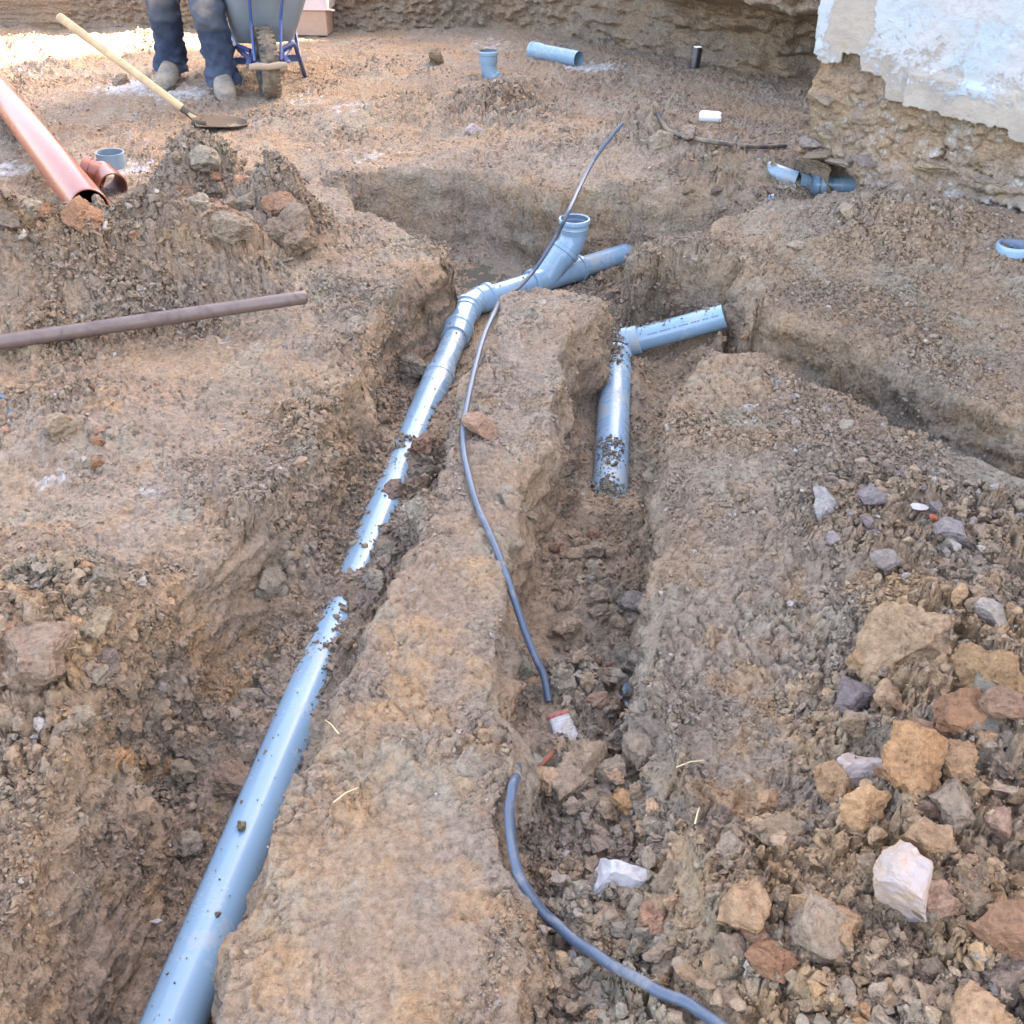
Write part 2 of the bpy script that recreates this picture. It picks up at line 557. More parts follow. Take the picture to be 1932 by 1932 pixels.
corridor(A_START, A_ELB, RN, keys_from(A_START, A_ELB, [
    (327, 1932, -.9, -.8), (480, 1560, -.75, -.05), (525, 1450, -.35, .35), (555, 1390, .2, .52), (585, 1315, .46, .56), (600, 1280, .62, .66), (615, 1245, .68, .72), (632, 1205, .70, .74), (642, 1182, .78, .80), (650, 1163, .95, .95), (656, 1150, 1.3, 1.3), (664, 1130, 1.3, 1.3), (669, 1115, 1.0, 1.0), (674, 1104, .68, .68), (685, 1075, .64, .64),
    (700, 1020, .58, .60), (725, 960, .62, .58), (748, 900, .64, .60), (765, 862, .76, .78), (778, 830, .56, .56), (795, 795, .30, .62), (815, 745, -.35, .1), (840, 690, -.7, -.5), (880, 590, -.95, -.95)]))
corridor(A_ELB, B_END, RF, keys_from(A_ELB, B_END, [(900, 565, -1.3, -1.2), (1100, 505, -1.3, -1.3), (1180, 478, -1.1, -1.0), (1198, 472, -.5, -.2)]))
corridor(C_PTS[0], C_PTS[3], RF, keys_from(C_PTS[0], C_PTS[3], [(1215, 467, .3, .8), (1240, 458, 1.3, 1.6), (1300, 438, 1.3, 1.4), (1325, 430, .85, .95), (1340, 425, .85, .95), (1360, 418, 1.4, 1.4), (1405, 402, 1.4, 1.3), (1424, 396, .9, .95), (1440, 385, 1.4, 1.4), (1490, 355, 1.2, 1.2)]))
corridor(D_LOW + (D_LOW - D_ELB) * 0.15, D_ELB, RN, keys_from(D_LOW + (D_LOW - D_ELB) * 0.15, D_ELB, [(1148, 1000, 1.6, 1.6), (1150, 968, 1.05, .95), (1150, 945, .5, .55), (1152, 900, -.3, -.2), (1155, 800, -.5, -.35), (1160, 720, -.3, .0), (1163, 660, -.2, -.3)]))
corridor(D_ELB, E_END, RF, keys_from(D_ELB, E_END, [(1180, 648, -.8, -1.0), (1260, 625, -1.6, -2.2), (1345, 604, -1.2, -1.8), (1362, 600, -.6, -1.0)]))

WALLW = [(P(100, 1600, -.1), .3, .17), (P(250, 1200, 0), .2, .12), (P(1270, 800, 0), .12, .11), (P(1420, 560, 0), .15, .14), (P(1250, 385, 0), .35, .17), (P(1400, 350, 0), .4, .18), (P(640, 350, 0), .25, .10), (P(840, 330, 0), .4, .15), (P(1230, 1300, 0), .1, .03), (P(560, 960, 0), .2, .10), (P(1320, 1800, 0), .3, .12), (P(1300, 1600, 0), .12, .07), (P(840, 900, 0), .12, .05)]

ROUGH = []       # x, y, radius, amount
for px, py, zz, rr, am in ((250, 450, .15, .45, 1), (385, 320, .15, .24, 1), (460, 400, .1, .25, 1), (300, 560, .05, .35, 1), (450, 540, .03, .25, 1), (560, 490, .0, .2, .9), (660, 560, 0, .18, .6), (640, 640, 0, .15, .55), (560, 760, 0, .22, .5), (480, 960, 0, .25, .6), (100, 660, .0, .3, .8), (800, 470, 0, .2, .5), (-100, 480, .2, .5, 1), (80, 430, .2, .4, 1), (500, 420, .1, .25, .9), (120, 780, 0, .3, .6), (330, 760, 0, .25, .35), (120, 1230, 0, .3, 1), (50, 1400, -.1, .3, 1), (600, 900, -.15, .22, .9), (560, 1050, -.15, .22, 1), (700, 1050, -.2, .2, 1),
                           (620, 1200, -.2, .2, 1), (500, 1350, -.25, .2, .9), (300, 1600, -.3, .3, .8), (760, 860, -.2, .2, 1), (1150, 700, -.3, .2, .7), (1110, 1080, -.18, .16, .9), (1130, 1300, -.17, .17, 1), (1150, 1450, -.15, .16, 1), (1150, 1580, -.14, .18, 1.05), (1170, 1720, -.1, .18, 1.1), (1180, 1880, -.08, .22, 1.1),
                           (1700, 1000, .02, .35, .9), (1850, 1050, .05, .4, 1), (1750, 1300, .06, .3, 1.1), (1900, 1500, .1, .4, 1.1), (1700, 1700, .05, .3, 1.1), (1500, 1850, 0, .35, 1), (1850, 1850, .1, .4, 1.1),
                           (950, 210, .05, .5, .9), (780, 190, .05, .4, .7), (1200, 270, .05, .35, .9), (1330, 330, .05, .3, .9), (1200, 430, -.05, .35, 1), (1400, 380, -.1, .4, 1), (1350, 500, 0, .3, .8), (1700, 440, .03, .5, .7), (1380, 650, -.15, .2, .9), (1650, 850, 0, .3, .5), (350, 880, 0, .3, .35), (700, 760, -.2, .2, .9)):
    p = P(px, py, zz)
    ROUGH.append((p[0], p[1], rr, am))


TRODDEN = [(*P(px, py, 0)[:2], rr) for px, py, rr in ((1000, 680, .10), (960, 800, .10), (930, 900, .10), (890, 1000, .11), (860, 1100, .12), (820, 1200, .14), (800, 1320, .15), (780, 1450, .17), (750, 1580, .18), (720, 1720, .2), (690, 1880, .22), (820, 1750, .12), (840, 1600, .12), (1340, 900, .16), (1320, 1050, .14), (1320, 1180, .13), (1420, 800, .16), (300, 680, .2), (250, 960, .2), (500, 830, .15))]


def roughness(x, y):
    r = 0.28 + 0.24 * sstep((fbm(x * 2.3, y * 2.3, seed=311) + .15) / .5)
    for cx, cy, rr, am in ROUGH:
        r = np.maximum(r, am * np.exp(-(((x - cx) ** 2 + (y - cy) ** 2) / (rr * rr)) ** 1.5))
    for cx, cy, rr in TRODDEN:
        r = r * (1 - .30 * np.exp(-(((x - cx) ** 2 + (y - cy) ** 2) / (rr * rr)) ** 2))
    return r


def facets(x, y, seed):
    """broken clay: cells with tilted flat tops and open joints, 0..1"""
    ix, iy = np.floor(x), np.floor(y)
    f1 = np.full(x.shape, 9.0); f2 = np.full(x.shape, 9.0); hh = np.zeros(x.shape)
    for ax in (-1, 0, 1):
        for ay in (-1, 0, 1):
            cx, cy = ix + ax, iy + ay
            z0 = cx * 0
            dx = x - cx - 0.5 - (_h(cx, cy, z0, seed) - 0.5) * .95
            dy = y - cy - 0.5 - (_h(cx, cy, z0 + 1, seed) - 0.5) * .95
            d = np.maximum(np.abs(dx * .9 + dy * .3), np.abs(dy * .95 - dx * .35)) * .55 + np.hypot(dx, dy) * .5
            top = .25 + .75 * _h(cx, cy, z0 + 2, seed) + 1.1 * ((_h(cx, cy, z0 + 3, seed) - .5) * dx + (_h(cx, cy, z0 + 4, seed) - .5) * dy)
            m = d < f1
            f2 = np.where(m, f1, np.minimum(f2, d))
            hh = np.where(m, top, hh)
            f1 = np.where(m, d, f1)
    return hh * sstep((f2 - f1) / .20)


def ground_parts(x, y):
    x = np.asarray(x, float); y = np.asarray(y, float)
    top = np.zeros(x.shape)
    for cx, cy, h, rx, ry in BUMPS:
        top += h * np.exp(-((x - cx) / rx) ** 2 - ((y - cy) / ry) ** 2)
    top += 0.018 * fbm(x * 1.1, y * 1.1, seed=3) + 0.014 * fbm(x * 4.5, y * 4.5, seed=5)
    wx = 0.042 * fbm(x * 6, y * 6, seed=21, octv=2)
    wy = 0.042 * fbm(x * 6, y * 6, seed=31, octv=2)
    ww = np.full(x.shape, 0.05)
    for c, rr, v in WALLW:
        g = np.exp(-((x - c[0]) ** 2 + (y - c[1]) ** 2) / (rr * rr))
        ww = ww * (1 - g) + v * g
    keep = 1.0
    for pl in POLYS:
        sd = sdist(x + wx, y + wy, pl)
        keep = keep * (1 - sstep((sd + 0.01) / ww))
    m = 1 - keep
    # trench floors
    num = np.zeros(x.shape); den = np.zeros(x.shape)
    for fx, fy, fz in FLOOR:
        wgt = 1.0 / (((x - fx) ** 2 + (y - fy) ** 2) + 2e-3) ** 2
        num += wgt * fz; den += wgt
    fl = num / den + 0.012 * fbm(x * 9, y * 9, seed=41)
    cw = np.zeros(x.shape)
    for p0, d, ln, rad, ks in COR:
        ux, uy = d[0] / ln, d[1] / ln
        s = (x - p0[0]) * ux + (y - p0[1]) * uy
        t = (x - p0[0]) * -uy + (y - p0[1]) * ux        # positive: left of the axis, looking along it
        az = p0[2] + d[2] * s / ln
        f = np.where(t > 0, np.interp(s, ks[:, 0], ks[:, 1]), np.interp(s, ks[:, 0], ks[:, 2]))
        sgn = sstep((t / rad + 1) / 2)
        f = np.interp(s, ks[:, 0], ks[:, 1]) * sgn + np.interp(s, ks[:, 0], ks[:, 2]) * (1 - sgn)
        tgt = az + rad * f + 0.0045 * fbm(x * 16, y * 16, seed=51, octv=2)
        wgt = sstep(1.9 - np.abs(t) / rad / 1.35) * sstep((s + 0.02) / 0.04) * sstep((ln - s + 0.03) / 0.04)
        fl = fl * (1 - wgt) + tgt * wgt
        cw = np.maximum(cw, sstep(1.6 - np.abs(t) / rad) * (wgt > .3))
    return top, fl, m, cw


def H(x, y, parts=False):
    x = np.atleast_1d(np.asarray(x, float)); y = np.atleast_1d(np.asarray(y, float))
    top, fl, m, cw = ground_parts(x, y)
    wl = 1 - 0.88 * sstep(np.minimum(m, 1 - m) / .07)
    z = top * (1 - m) + fl * m
    rg = roughness(x, y)
    q1, q2 = fbm(x * 9, y * 9, seed=61), fbm(x * 9, y * 9, seed=62)
    lump = rg * (1 + .30 * sstep((rg - .55) / .35)) * (0.042 * facets(x * 9 + 1.2 * q1, y * 9 + 1.2 * q2, 71) * sstep((q1 + .25) / .3) + 0.028 * facets(x * 21 + 1.5 * q2, y * 21 + 1.5 * q1, 73) + 0.014 * facets(x * 46 + q1, y * 46, 75))
    tread = 0.0075 * fbm(x * 13, y * 22, seed=81) + 0.004 * fbm(x * 42, y * 60, seed=83, octv=3)
    sc = (1 - 0.35 * sstep((m - .9) / .1)) * (1 - .96 * cw)
    z = z + wl * (lump * sc + tread + 0.006 * rg * fbm(x * 50, y * 50, seed=85))
    return (z, m) if parts else z


def hit(px, py, lo=-0.55):
    """the first place where the ray through a picture point meets the ground"""
    d = ray(px, py)
    t0, t1 = (0.45 - CAM_H) / d[2], (lo - CAM_H) / d[2]
    t = np.linspace(t0, t1, 420)
    q = np.outer(t, d); q[:, 2] += CAM_H
    hz = H(q[:, 0], q[:, 1])
    k = np.argmax(q[:, 2] <= hz)
    if q[k, 2] > hz[k]: k = len(t) - 1
    return np.array([q[k, 0], q[k, 1], hz[k]])


def axis_coords():
    # columns: fine in view, coarse outside; rows: spacing grows with the distance
    nc = 880
    u = np.linspace(-1, 1, nc)
    side = np.array([1.06, 1.2, 1.5, 2.1, 3.2, 5, 8, 12])
    u = np.concatenate([-side[::-1], u, side])
    ys = [0.62]
    while ys[-1] < 9.3:
        ys.append(ys[-1] + 0.0031 * (ys[-1] + 0.35))
    ys = np.array([-9, -5, -2.5, -1, -.2, .2, .42, .54] + ys + [9.6, 10.2, 11, 13, 17, 25, 45, 90])
    return u, ys


U, YS = axis_coords()
NR, NC = len(YS), len(U)


def fine_grid():
    """grid points drawn together on the trench walls, so that steep faces get as many faces as level ground"""
    ui, yi = np.arange(0, NC, 2), np.unique(np.r_[np.arange(0, NR, 2), NR - 1])
    uc, yc = U[ui], YS[yi]
    half = lambda y: 0.42 + 0.60 * np.clip(y, 0.3, 9.5)
    xc = uc[None, :] * half(yc)[:, None]
    tp, fl, mm, _ = ground_parts(xc.ravel(), np.repeat(yc[:, None], len(uc), 1).ravel())
    zc = (tp * (1 - mm) + fl * mm).reshape(xc.shape)
    lo, hi = np.searchsorted(yc, .62), np.searchsorted(yc, 9.3)
    Y2 = np.empty((NR, len(uc)))
    flo, fhi = np.searchsorted(YS, yc[lo]), np.searchsorted(YS, yc[hi])
    for j in range(len(uc)):
        dy, dz = np.diff(yc[lo:hi + 1]), np.diff(zc[lo:hi + 1, j])
        if abs(uc[j]) > 1.0: dz = dz * 0
        ds = (0.45 * dy + 0.55 * np.hypot(dy, np.clip(np.abs(dz) - .15 * dy, 0, None))) / (yc[lo:hi] + .35)
        cs = np.r_[0, np.cumsum(ds)]
        Y2[:, j] = YS
        Y2[flo:fhi + 1, j] = np.interp(np.linspace(0, cs[-1], fhi - flo + 1), cs, yc[lo:hi + 1])
    k = np.array([1, 2, 3, 4, 5, 6, 5, 4, 3, 2, 1]) / 36.0
    Yp = np.pad(Y2, ((0, 0), (5, 5)), 'edge')
    Y2 = sum(k[i] * Yp[:, i:i + len(uc)] for i in range(11))
    # heights looked up at the shifted rows, then the same along each row
    Z2 = np.stack([np.interp(Y2[:, j], yc, zc[:, j]) for j in range(len(uc))], 1)
    X2 = uc[None, :] * half(Y2)
    GX, GY = np.empty((NR, NC)), np.empty((NR, NC))
    inn = np.where(np.abs(uc) <= 1.0)[0]; i0, i1 = inn[0], inn[-1]
    f0, f1 = ui[i0], ui[i1]
    TT = np.empty((NR, NC))
    for r in range(NR):
        t = np.interp(np.arange(NC), ui, np.arange(len(ui)))
        if .6 < YS[r] < 9.3:
            dx, dz = np.diff(X2[r, i0:i1 + 1]), np.diff(Z2[r, i0:i1 + 1])
            ds = 0.45 * dx + 0.55 * np.hypot(dx, np.clip(np.abs(dz) - .15 * dx, 0, None))
            cs = np.r_[0, np.cumsum(ds)]
            t[f0:f1 + 1] = i0 + np.interp(np.linspace(0, cs[-1], f1 - f0 + 1), cs, np.arange(i1 - i0 + 1))
        TT[r] = t
    Tp = np.pad(TT, ((5, 5), (0, 0)), 'edge')
    TT = sum(k[i] * Tp[i:i + NR] for i in range(11))
    for r in range(NR):
        GX[r] = np.interp(TT[r], np.arange(len(uc)), X2[r])
        GY[r] = np.interp(TT[r], np.arange(len(uc)), Y2[r])
    return GX, GY


GX, GY = fine_grid()
gx, gy = GX.ravel(), GY.ravel()
gz, gm = H(gx, gy, True)
rg_ = roughness(gx, gy)
# rise of the land behind the banks
BANKLINE = [(-14, 9.4), (-6, 9.0), (-3.4, 8.75), (-1.5, 8.65), (-.2, 8.75), (.55, 8.45), (1.1, 7.75), (1.6, 7.15), (2.1, 6.85), (3.0, 7.1), (4.5, 8.6)]
bx = np.array([p[0] for p in BANKLINE]); by = np.array([p[1] for p in BANKLINE])
behind = gy - np.interp(gx, bx, by)
gz = np.where(behind > 0.35, gz + np.interp(gx, [-1, 1], [0.72, 0.95]) * sstep((behind - 0.35) / 0.25), gz)

# push the walls in and out along their normals so that they crumble rather than drape
V3 = np.stack([gx, gy, gz], -1).reshape(NR, NC, 3)


def blur(a, n):
    for ax in (0, 1):
        p = np.pad(a, [(n, n) if i == ax else (0, 0) for i in range(2)], 'edge')
        c = np.cumsum(np.insert(p, 0, 0, axis=ax), axis=ax)
        k = a.shape[ax]
        a = (np.take(c, np.arange(2 * n + 1, 2 * n + 1 + k), axis=ax) - np.take(c, np.arange(k), axis=ax)) / (2 * n + 1)
    return a


VS = V3.copy(); VS[:, :, 2] = blur(gz.reshape(NR, NC), 5)
du = np.gradient(VS, axis=1); dv = np.gradient(VS, axis=0)
nrm = np.cross(du, dv)
nrm /= np.linalg.norm(nrm, axis=2, keepdims=True) + 1e-12
steep = (1 - np.clip(nrm[:, :, 2], 0, 1)).ravel()
inview = (np.abs(np.repeat(U[None, :], NR, 0).ravel()) <= 1.0) & (gy > 0.6) & (gy < 8.5)
am = np.where(inview, sstep(steep / 0.55) * sstep((blur(np.clip(4 * gm * (1 - gm), 0, 1).reshape(NR, NC), 3).ravel()) / .35), 0)
disp = am * (0.045 * fbm(gx * 6, gy * 6, gz * 17, 4, seed=91, gain=.55) + 0.028 * np.abs(fbm(gx * 13, gy * 13, gz * 30, 3, seed=93)) + 0.008 * fbm(gx * 30, gy * 30, gz * 50, 2, seed=95))
V3 = V3 + nrm * disp.reshape(NR, NC, 1)
GV = V3.reshape(-1, 3)

# soil kinds: r clay, g lime, b damp
CLAY = [(700, 1700, 0, .45, .48), (1500, 1500, 0, .5, .5), (100, 1500, -.1, .45, .42), (150, 800, 0, .35, .32), (830, 1250, 0, .25, .5), (1700, 1180, .05, .17, .9), (1820, 1260, .08, .2, .75), (1720, 1400, .05, .18, .8), (1450, 1250, 0, .3, .42), (1600, 1800, 0, .5, .6), (1850, 1650, .1, .4, .6), (1250, 1720, -.1, .12, .6), (780, 1350, 0, .24, .50), (680, 1600, 0, .28, .50), (800, 1850, 0, .3, .45), (870, 1050, 0, .18, .5), (940, 780, 0, .2, .3), (400, 1190, -.1, .12, .8), (120, 960, 0, .12, .35), (60, 520, .15, .2, .6), (470, 1280, -.2, .12, .35), (250, 900, 0, .2, .2), (1500, 700, -.1, .3, .35), (1800, 830, -.1, .3, .35), (1320, 1500, 0, .2, .5), (60, 60, .2, .9, .25)]
LIME = [(250, 165, 0, .24, .85), (345, 178, 0, .28, .68), (140, 320, 0, .14, .62), (20, 325, 0, .16, .68), (240, 325, 0, .15, .75), (1115, 132, 0, .20, .95), (1080, 125, 0, .15, .7), (60, 140, 0, .25, .4), (230, 270, 0, .2, .3), (300, 210, 0, .25, .22), (60, 230, 0, .3, .2), (560, 190, 0, .25, .52), (660, 215, 0, .2, .5), (930, 85, 0, .3, .42), (700, 300, 0, .25, .35), (80, 910, 0, .08, .42), (450, 640, 0, .1, .3), (1480, 800, 0, .2, .3), (1120, 310, 0, .1, .3), (1010, 600, 0, .1, .28), (280, 925, 0, .04, .5), (800, 450, 0, .1, .3)]
DAMP = [(1180, 620, -.34, .18, .7), (900, 530, -.34, .25, .55), (800, 440, -.2, .3, .35), (250, 1750, -.3, .25, .45), (760, 720, -.3, .15, .35), (1225, 1380, -.3, .08, .6), (1600, 760, -.3, .4, .35), (1120, 760, -.25, .25, .3), (1150, 1150, -.2, .3, .22), (1100, 1500, -.15, .3, .25), (1000, 170, .06, .5, .22), (1400, 380, -.1, .4, .3), (200, 460, .15, .5, .42), (480, 440, .1, .25, .38), (1450, 120, 0, .6, .3), (1200, 90, 0, .6, .25)]


def soil_at(x, y):
    x = np.asarray(x, float); y = np.asarray(y, float)
    out = np.zeros(x.shape + (4,))
    for ch, lst in enumerate((CLAY, LIME, DAMP)):
        v = np.zeros(x.shape)
        for px, py, zz, rr, am in lst:
            c = P(px, py, zz)
            v = np.maximum(v, am * np.exp(-(((x - c[0]) ** 2 + (y - c[1]) ** 2) / (rr * rr))))
        out[..., ch] = v
    out[..., 3] = 1
    return out


GSOIL = soil_at(gx, gy)
GRGB = soil_rgb(GV[:, 0], GV[:, 1], GV[:, 2], GSOIL)
g_me = mesh_np('ground', GV, grid_quads(NR, NC))
attr_color(g_me, 'soil', np.c_[GRGB, np.ones(len(GRGB))])
ground = link('ground', g_me, M_GROUND)
tag(ground, 'trampled brown clay soil cut by pipe trenches', kind='structure')


def flat_patch(name, pts, mat, label):
    me = bpy.data.meshes.new(name)
    me.from_pydata([tuple(p) for p in pts], [], [tuple(range(len(pts)))])
    o = link(name, me, mat, smooth=False)
    return tag(o, label, kind='structure')


flat_patch('puddle', [P(x, y, -.334) for x, y in ((840, 500), (900, 470), (990, 470), (1000, 540), (1060, 600), (950, 620), (880, 600), (830, 560))], WATER_M, 'shallow muddy water in the pit below the grey elbow')
flat_patch('puddle', [P(x, y, -.338) for x, y in ((1100, 580), (1150, 565), (1260, 575), (1290, 630), (1180, 650), (1100, 640))], WATER_M, 'shallow muddy water at the head of the short trench')

# ------------------------------------------------------------------ the banks behind
def bank():
    s_pts = np.array(BANKLINE)
    seg = np.r_[0, np.cumsum(np.hypot(*np.diff(s_pts, axis=0).T))]
    # fine columns where the picture looks
    s_in = np.interp([-3.6, 2.4], s_pts[:, 0], seg)
    s = np.r_[np.linspace(0, s_in[0], 14)[:-1], np.linspace(s_in[0], s_in[1], 420), np.linspace(s_in[1], seg[-1], 14)[1:]]
    x = np.interp(s, seg, s_pts[:, 0]); y = np.interp(s, seg, s_pts[:, 1])
    ker = np.ones(25) / 25
    xs, ys = x.copy(), y.copy()
    xs[13:-13] = np.convolve(x, ker, 'same')[13:-13]; ys[13:-13] = np.convolve(y, ker, 'same')[13:-13]
    tx, ty = np.gradient(xs), np.gradient(ys)
    l = np.hypot(tx, ty); nx, ny = ty / l, -tx / l
    v = np.r_[np.linspace(-0.15, 0.70, 110), 0.72, 0.725]
    S, Vv = np.meshgrid(np.arange(len(s)), v, indexing='ij')
    X, Y, NX, NY = xs[S], ys[S], nx[S], ny[S]
    right = sstep((X - 0.35) / 0.5)                     # the undercut rubble bank near the house
    lip = np.interp(X, [0.3, .8, 1.2, 1.7, 2.3], [.62, .46, .30, .24, .22]) + 0.05 * fbm(X * 3, X * 0, seed=5)
    over = right * (0.34 * sstep((Vv - lip) / 0.13) - 0.10 * np.exp(-((Vv - lip * 0.55) / 0.14) ** 2))
    lean = -0.16 * Vv * (1 - right) + 0.05 * np.exp(-Vv / 0.08)
    off = over + lean + 0.05 * fbm(X * 2.2, Vv * 3, Y * 2, seed=7) + 0.028 * fbm(X * 8, Vv * 9, Y * 8, seed=9)
    f1, f2, _ = worley(X * 9 + Y * 5, Vv * 13 + fbm(X * 5, Vv * 5, seed=3), seed=15)
    off += right * np.maximum(0, 0.6 - f1) * 0.16 + 0.05 * np.abs(fbm(X * 13, Vv * 16, Y * 13, seed=19)) + 0.03 * fbm(X * 33, Vv * 36, Y * 33, 3, seed=29)
    h1, h2, hid = worley(X * 19 + Y * 9, Vv * 24, seed=17)
    off += np.maximum(0, .55 - h1) * .07 * (hid > .45) + (.012 + .035 * right) * facets(X * 6 + Y * 3, Vv * 7, 121) * sstep((fbm(X * 2, Vv * 2, seed=128) + .1) / .4) + .013 * facets(X * 15 + Y * 7, Vv * 17, 123)
    top = Vv > 0.715
    off = np.where(top, -0.8, off)
    hscale = np.interp(X, [-1, 1], [1.0, 1.32])
    W = np.stack([X + NX * off, Y + NY * off, Vv * hscale + 0.01 * fbm(X * 9, Vv * 7, seed=23)], -1)
    me = mesh_np('earth_bank', W.reshape(-1, 3), grid_quads(len(s), len(v))[:, ::-1])
    so = np.zeros((W.shape[0] * W.shape[1], 4)); so[:, 3] = 1
    so[:, 0] = (0.22 + right * 0.2 * sstep((Vv - lip) / .1) * (fbm(X * 3, Vv * 3, seed=33) > 0)).ravel() * (0.6 + 0.4 * fbm(X * 1.2, Vv, seed=44)).ravel()
    so[:, 2] = (0.42 * (1 - right * sstep((Vv - lip + .05) / 0.12))).ravel()
    Q = W.reshape(-1, 3)
    attr_color(me, 'soil', np.c_[soil_rgb(Q[:, 0], Q[:, 1], Q[:, 2] * 1.0, so), np.ones(len(Q))])
    o = link('earth_bank', me, M_GROUND)
    tag(o, 'dug earth bank, undercut below its rubble rim, closing off the site', kind='structure')


bank()

# ------------------------------------------------------------------ the house with the peeling wall
HC = np.array([1.383, 5.03]); HU = np.array([0.80, -0.60]); HN = np.array([-0.60, -0.80]); HS = np.array([0.60, 0.80]); HSN = np.array([-0.80, 0.60])


def wall_sz(px, py, off=0.0):
    """picture point -> (distance along the front wall, height)"""
    d = ray(px, py)
    c = np.array([HC[0], HC[1], 0]) + off * np.array([HN[0], HN[1], 0])
    n3 = np.array([HN[0], HN[1], 0])
    t = np.dot(c - np.array([0, 0, CAM_H]), n3) / np.dot(d, n3)
    q = np.array([0, 0, CAM_H]) + t * d
    return float(np.dot(q[:2] - HC, HU)), float(q[2])


def plaster_mat():
    m, n, b = new_mat('whitewashed_plaster')
    co = N(n, 'ShaderNodeTexCoord').outputs['Object']
    at = N(n, 'ShaderNodeAttribute', attribute_name='paint')
    sep = N(n, 'ShaderNodeSeparateColor'); L(n, at.outputs['Color'], sep.inputs[0])
    edge = math_(n, 'ADD', math_(n, 'MULTIPLY', tex(n, co, 7, 8, 0.72, 0.5), 0.9), math_(n, 'MULTIPLY', tex(n, co, 38, 6, 0.75), 0.55))
    f = math_(n, 'ADD', sep.outputs[0], math_(n, 'SUBTRACT', edge, 0.72))
    mask = ramp(n, f, [(0.40, 0), (0.50, 1)])
    render = mixc(n, ramp(n, tex(n, co, 5, 5), [(0.35, 0), (0.65, 1)]), (0.30, 0.255, 0.22), (0.37, 0.32, 0.275))
    render = mixc(n, ramp(n, tex(n, co, 12, 5, 0.7), [(0.56, 0), (0.68, 0.8)]), render, (0.30, 0.22, 0.15))
    white = mixc(n, ramp(n, tex(n, co, 3.2, 5, 0.6, 0.8), [(0.42, 0), (0.62, 1)]), (0.42, 0.415, 0.43), (0.355, 0.415, 0.46))
    white = mixc(n, ramp(n, tex(n, co, 13, 7, 0.75, .6), [(0.47, 0), (0.66, 0.75)]), white, (0.36, 0.325, 0.30))
    c = mixc(n, mask, render, white)
    L(n, c, b.inputs['Base Color'])
    b.inputs['Roughness'].default_value = 0.9
    b.inputs['Specular IOR Level'].default_value = 0.2
    h = math_(n, 'ADD', math_(n, 'MULTIPLY', mask, 0.5), math_(n, 'ADD', tex(n, co, 22, 6, 0.65), math_(n, 'MULTIPLY', tex(n, co, 90, 4), 0.3)))
    bp = N(n, 'ShaderNodeBump', ins={'Strength': 0.6, 'Distance': 0.012}); L(n, h, bp.inputs['Height']); L(n, bp.outputs[0], b.inputs['Normal'])
    return m


M_PLASTER = plaster_mat()
M_WALLFAR = plain('old_render', (0.5, 0.46, 0.42), 0.9, 0.2, dirt=0.6, dscale=1.2)
M_ROOF = plain('clay_roof', (0.30, 0.12, 0.07), 0.85, 0.2)


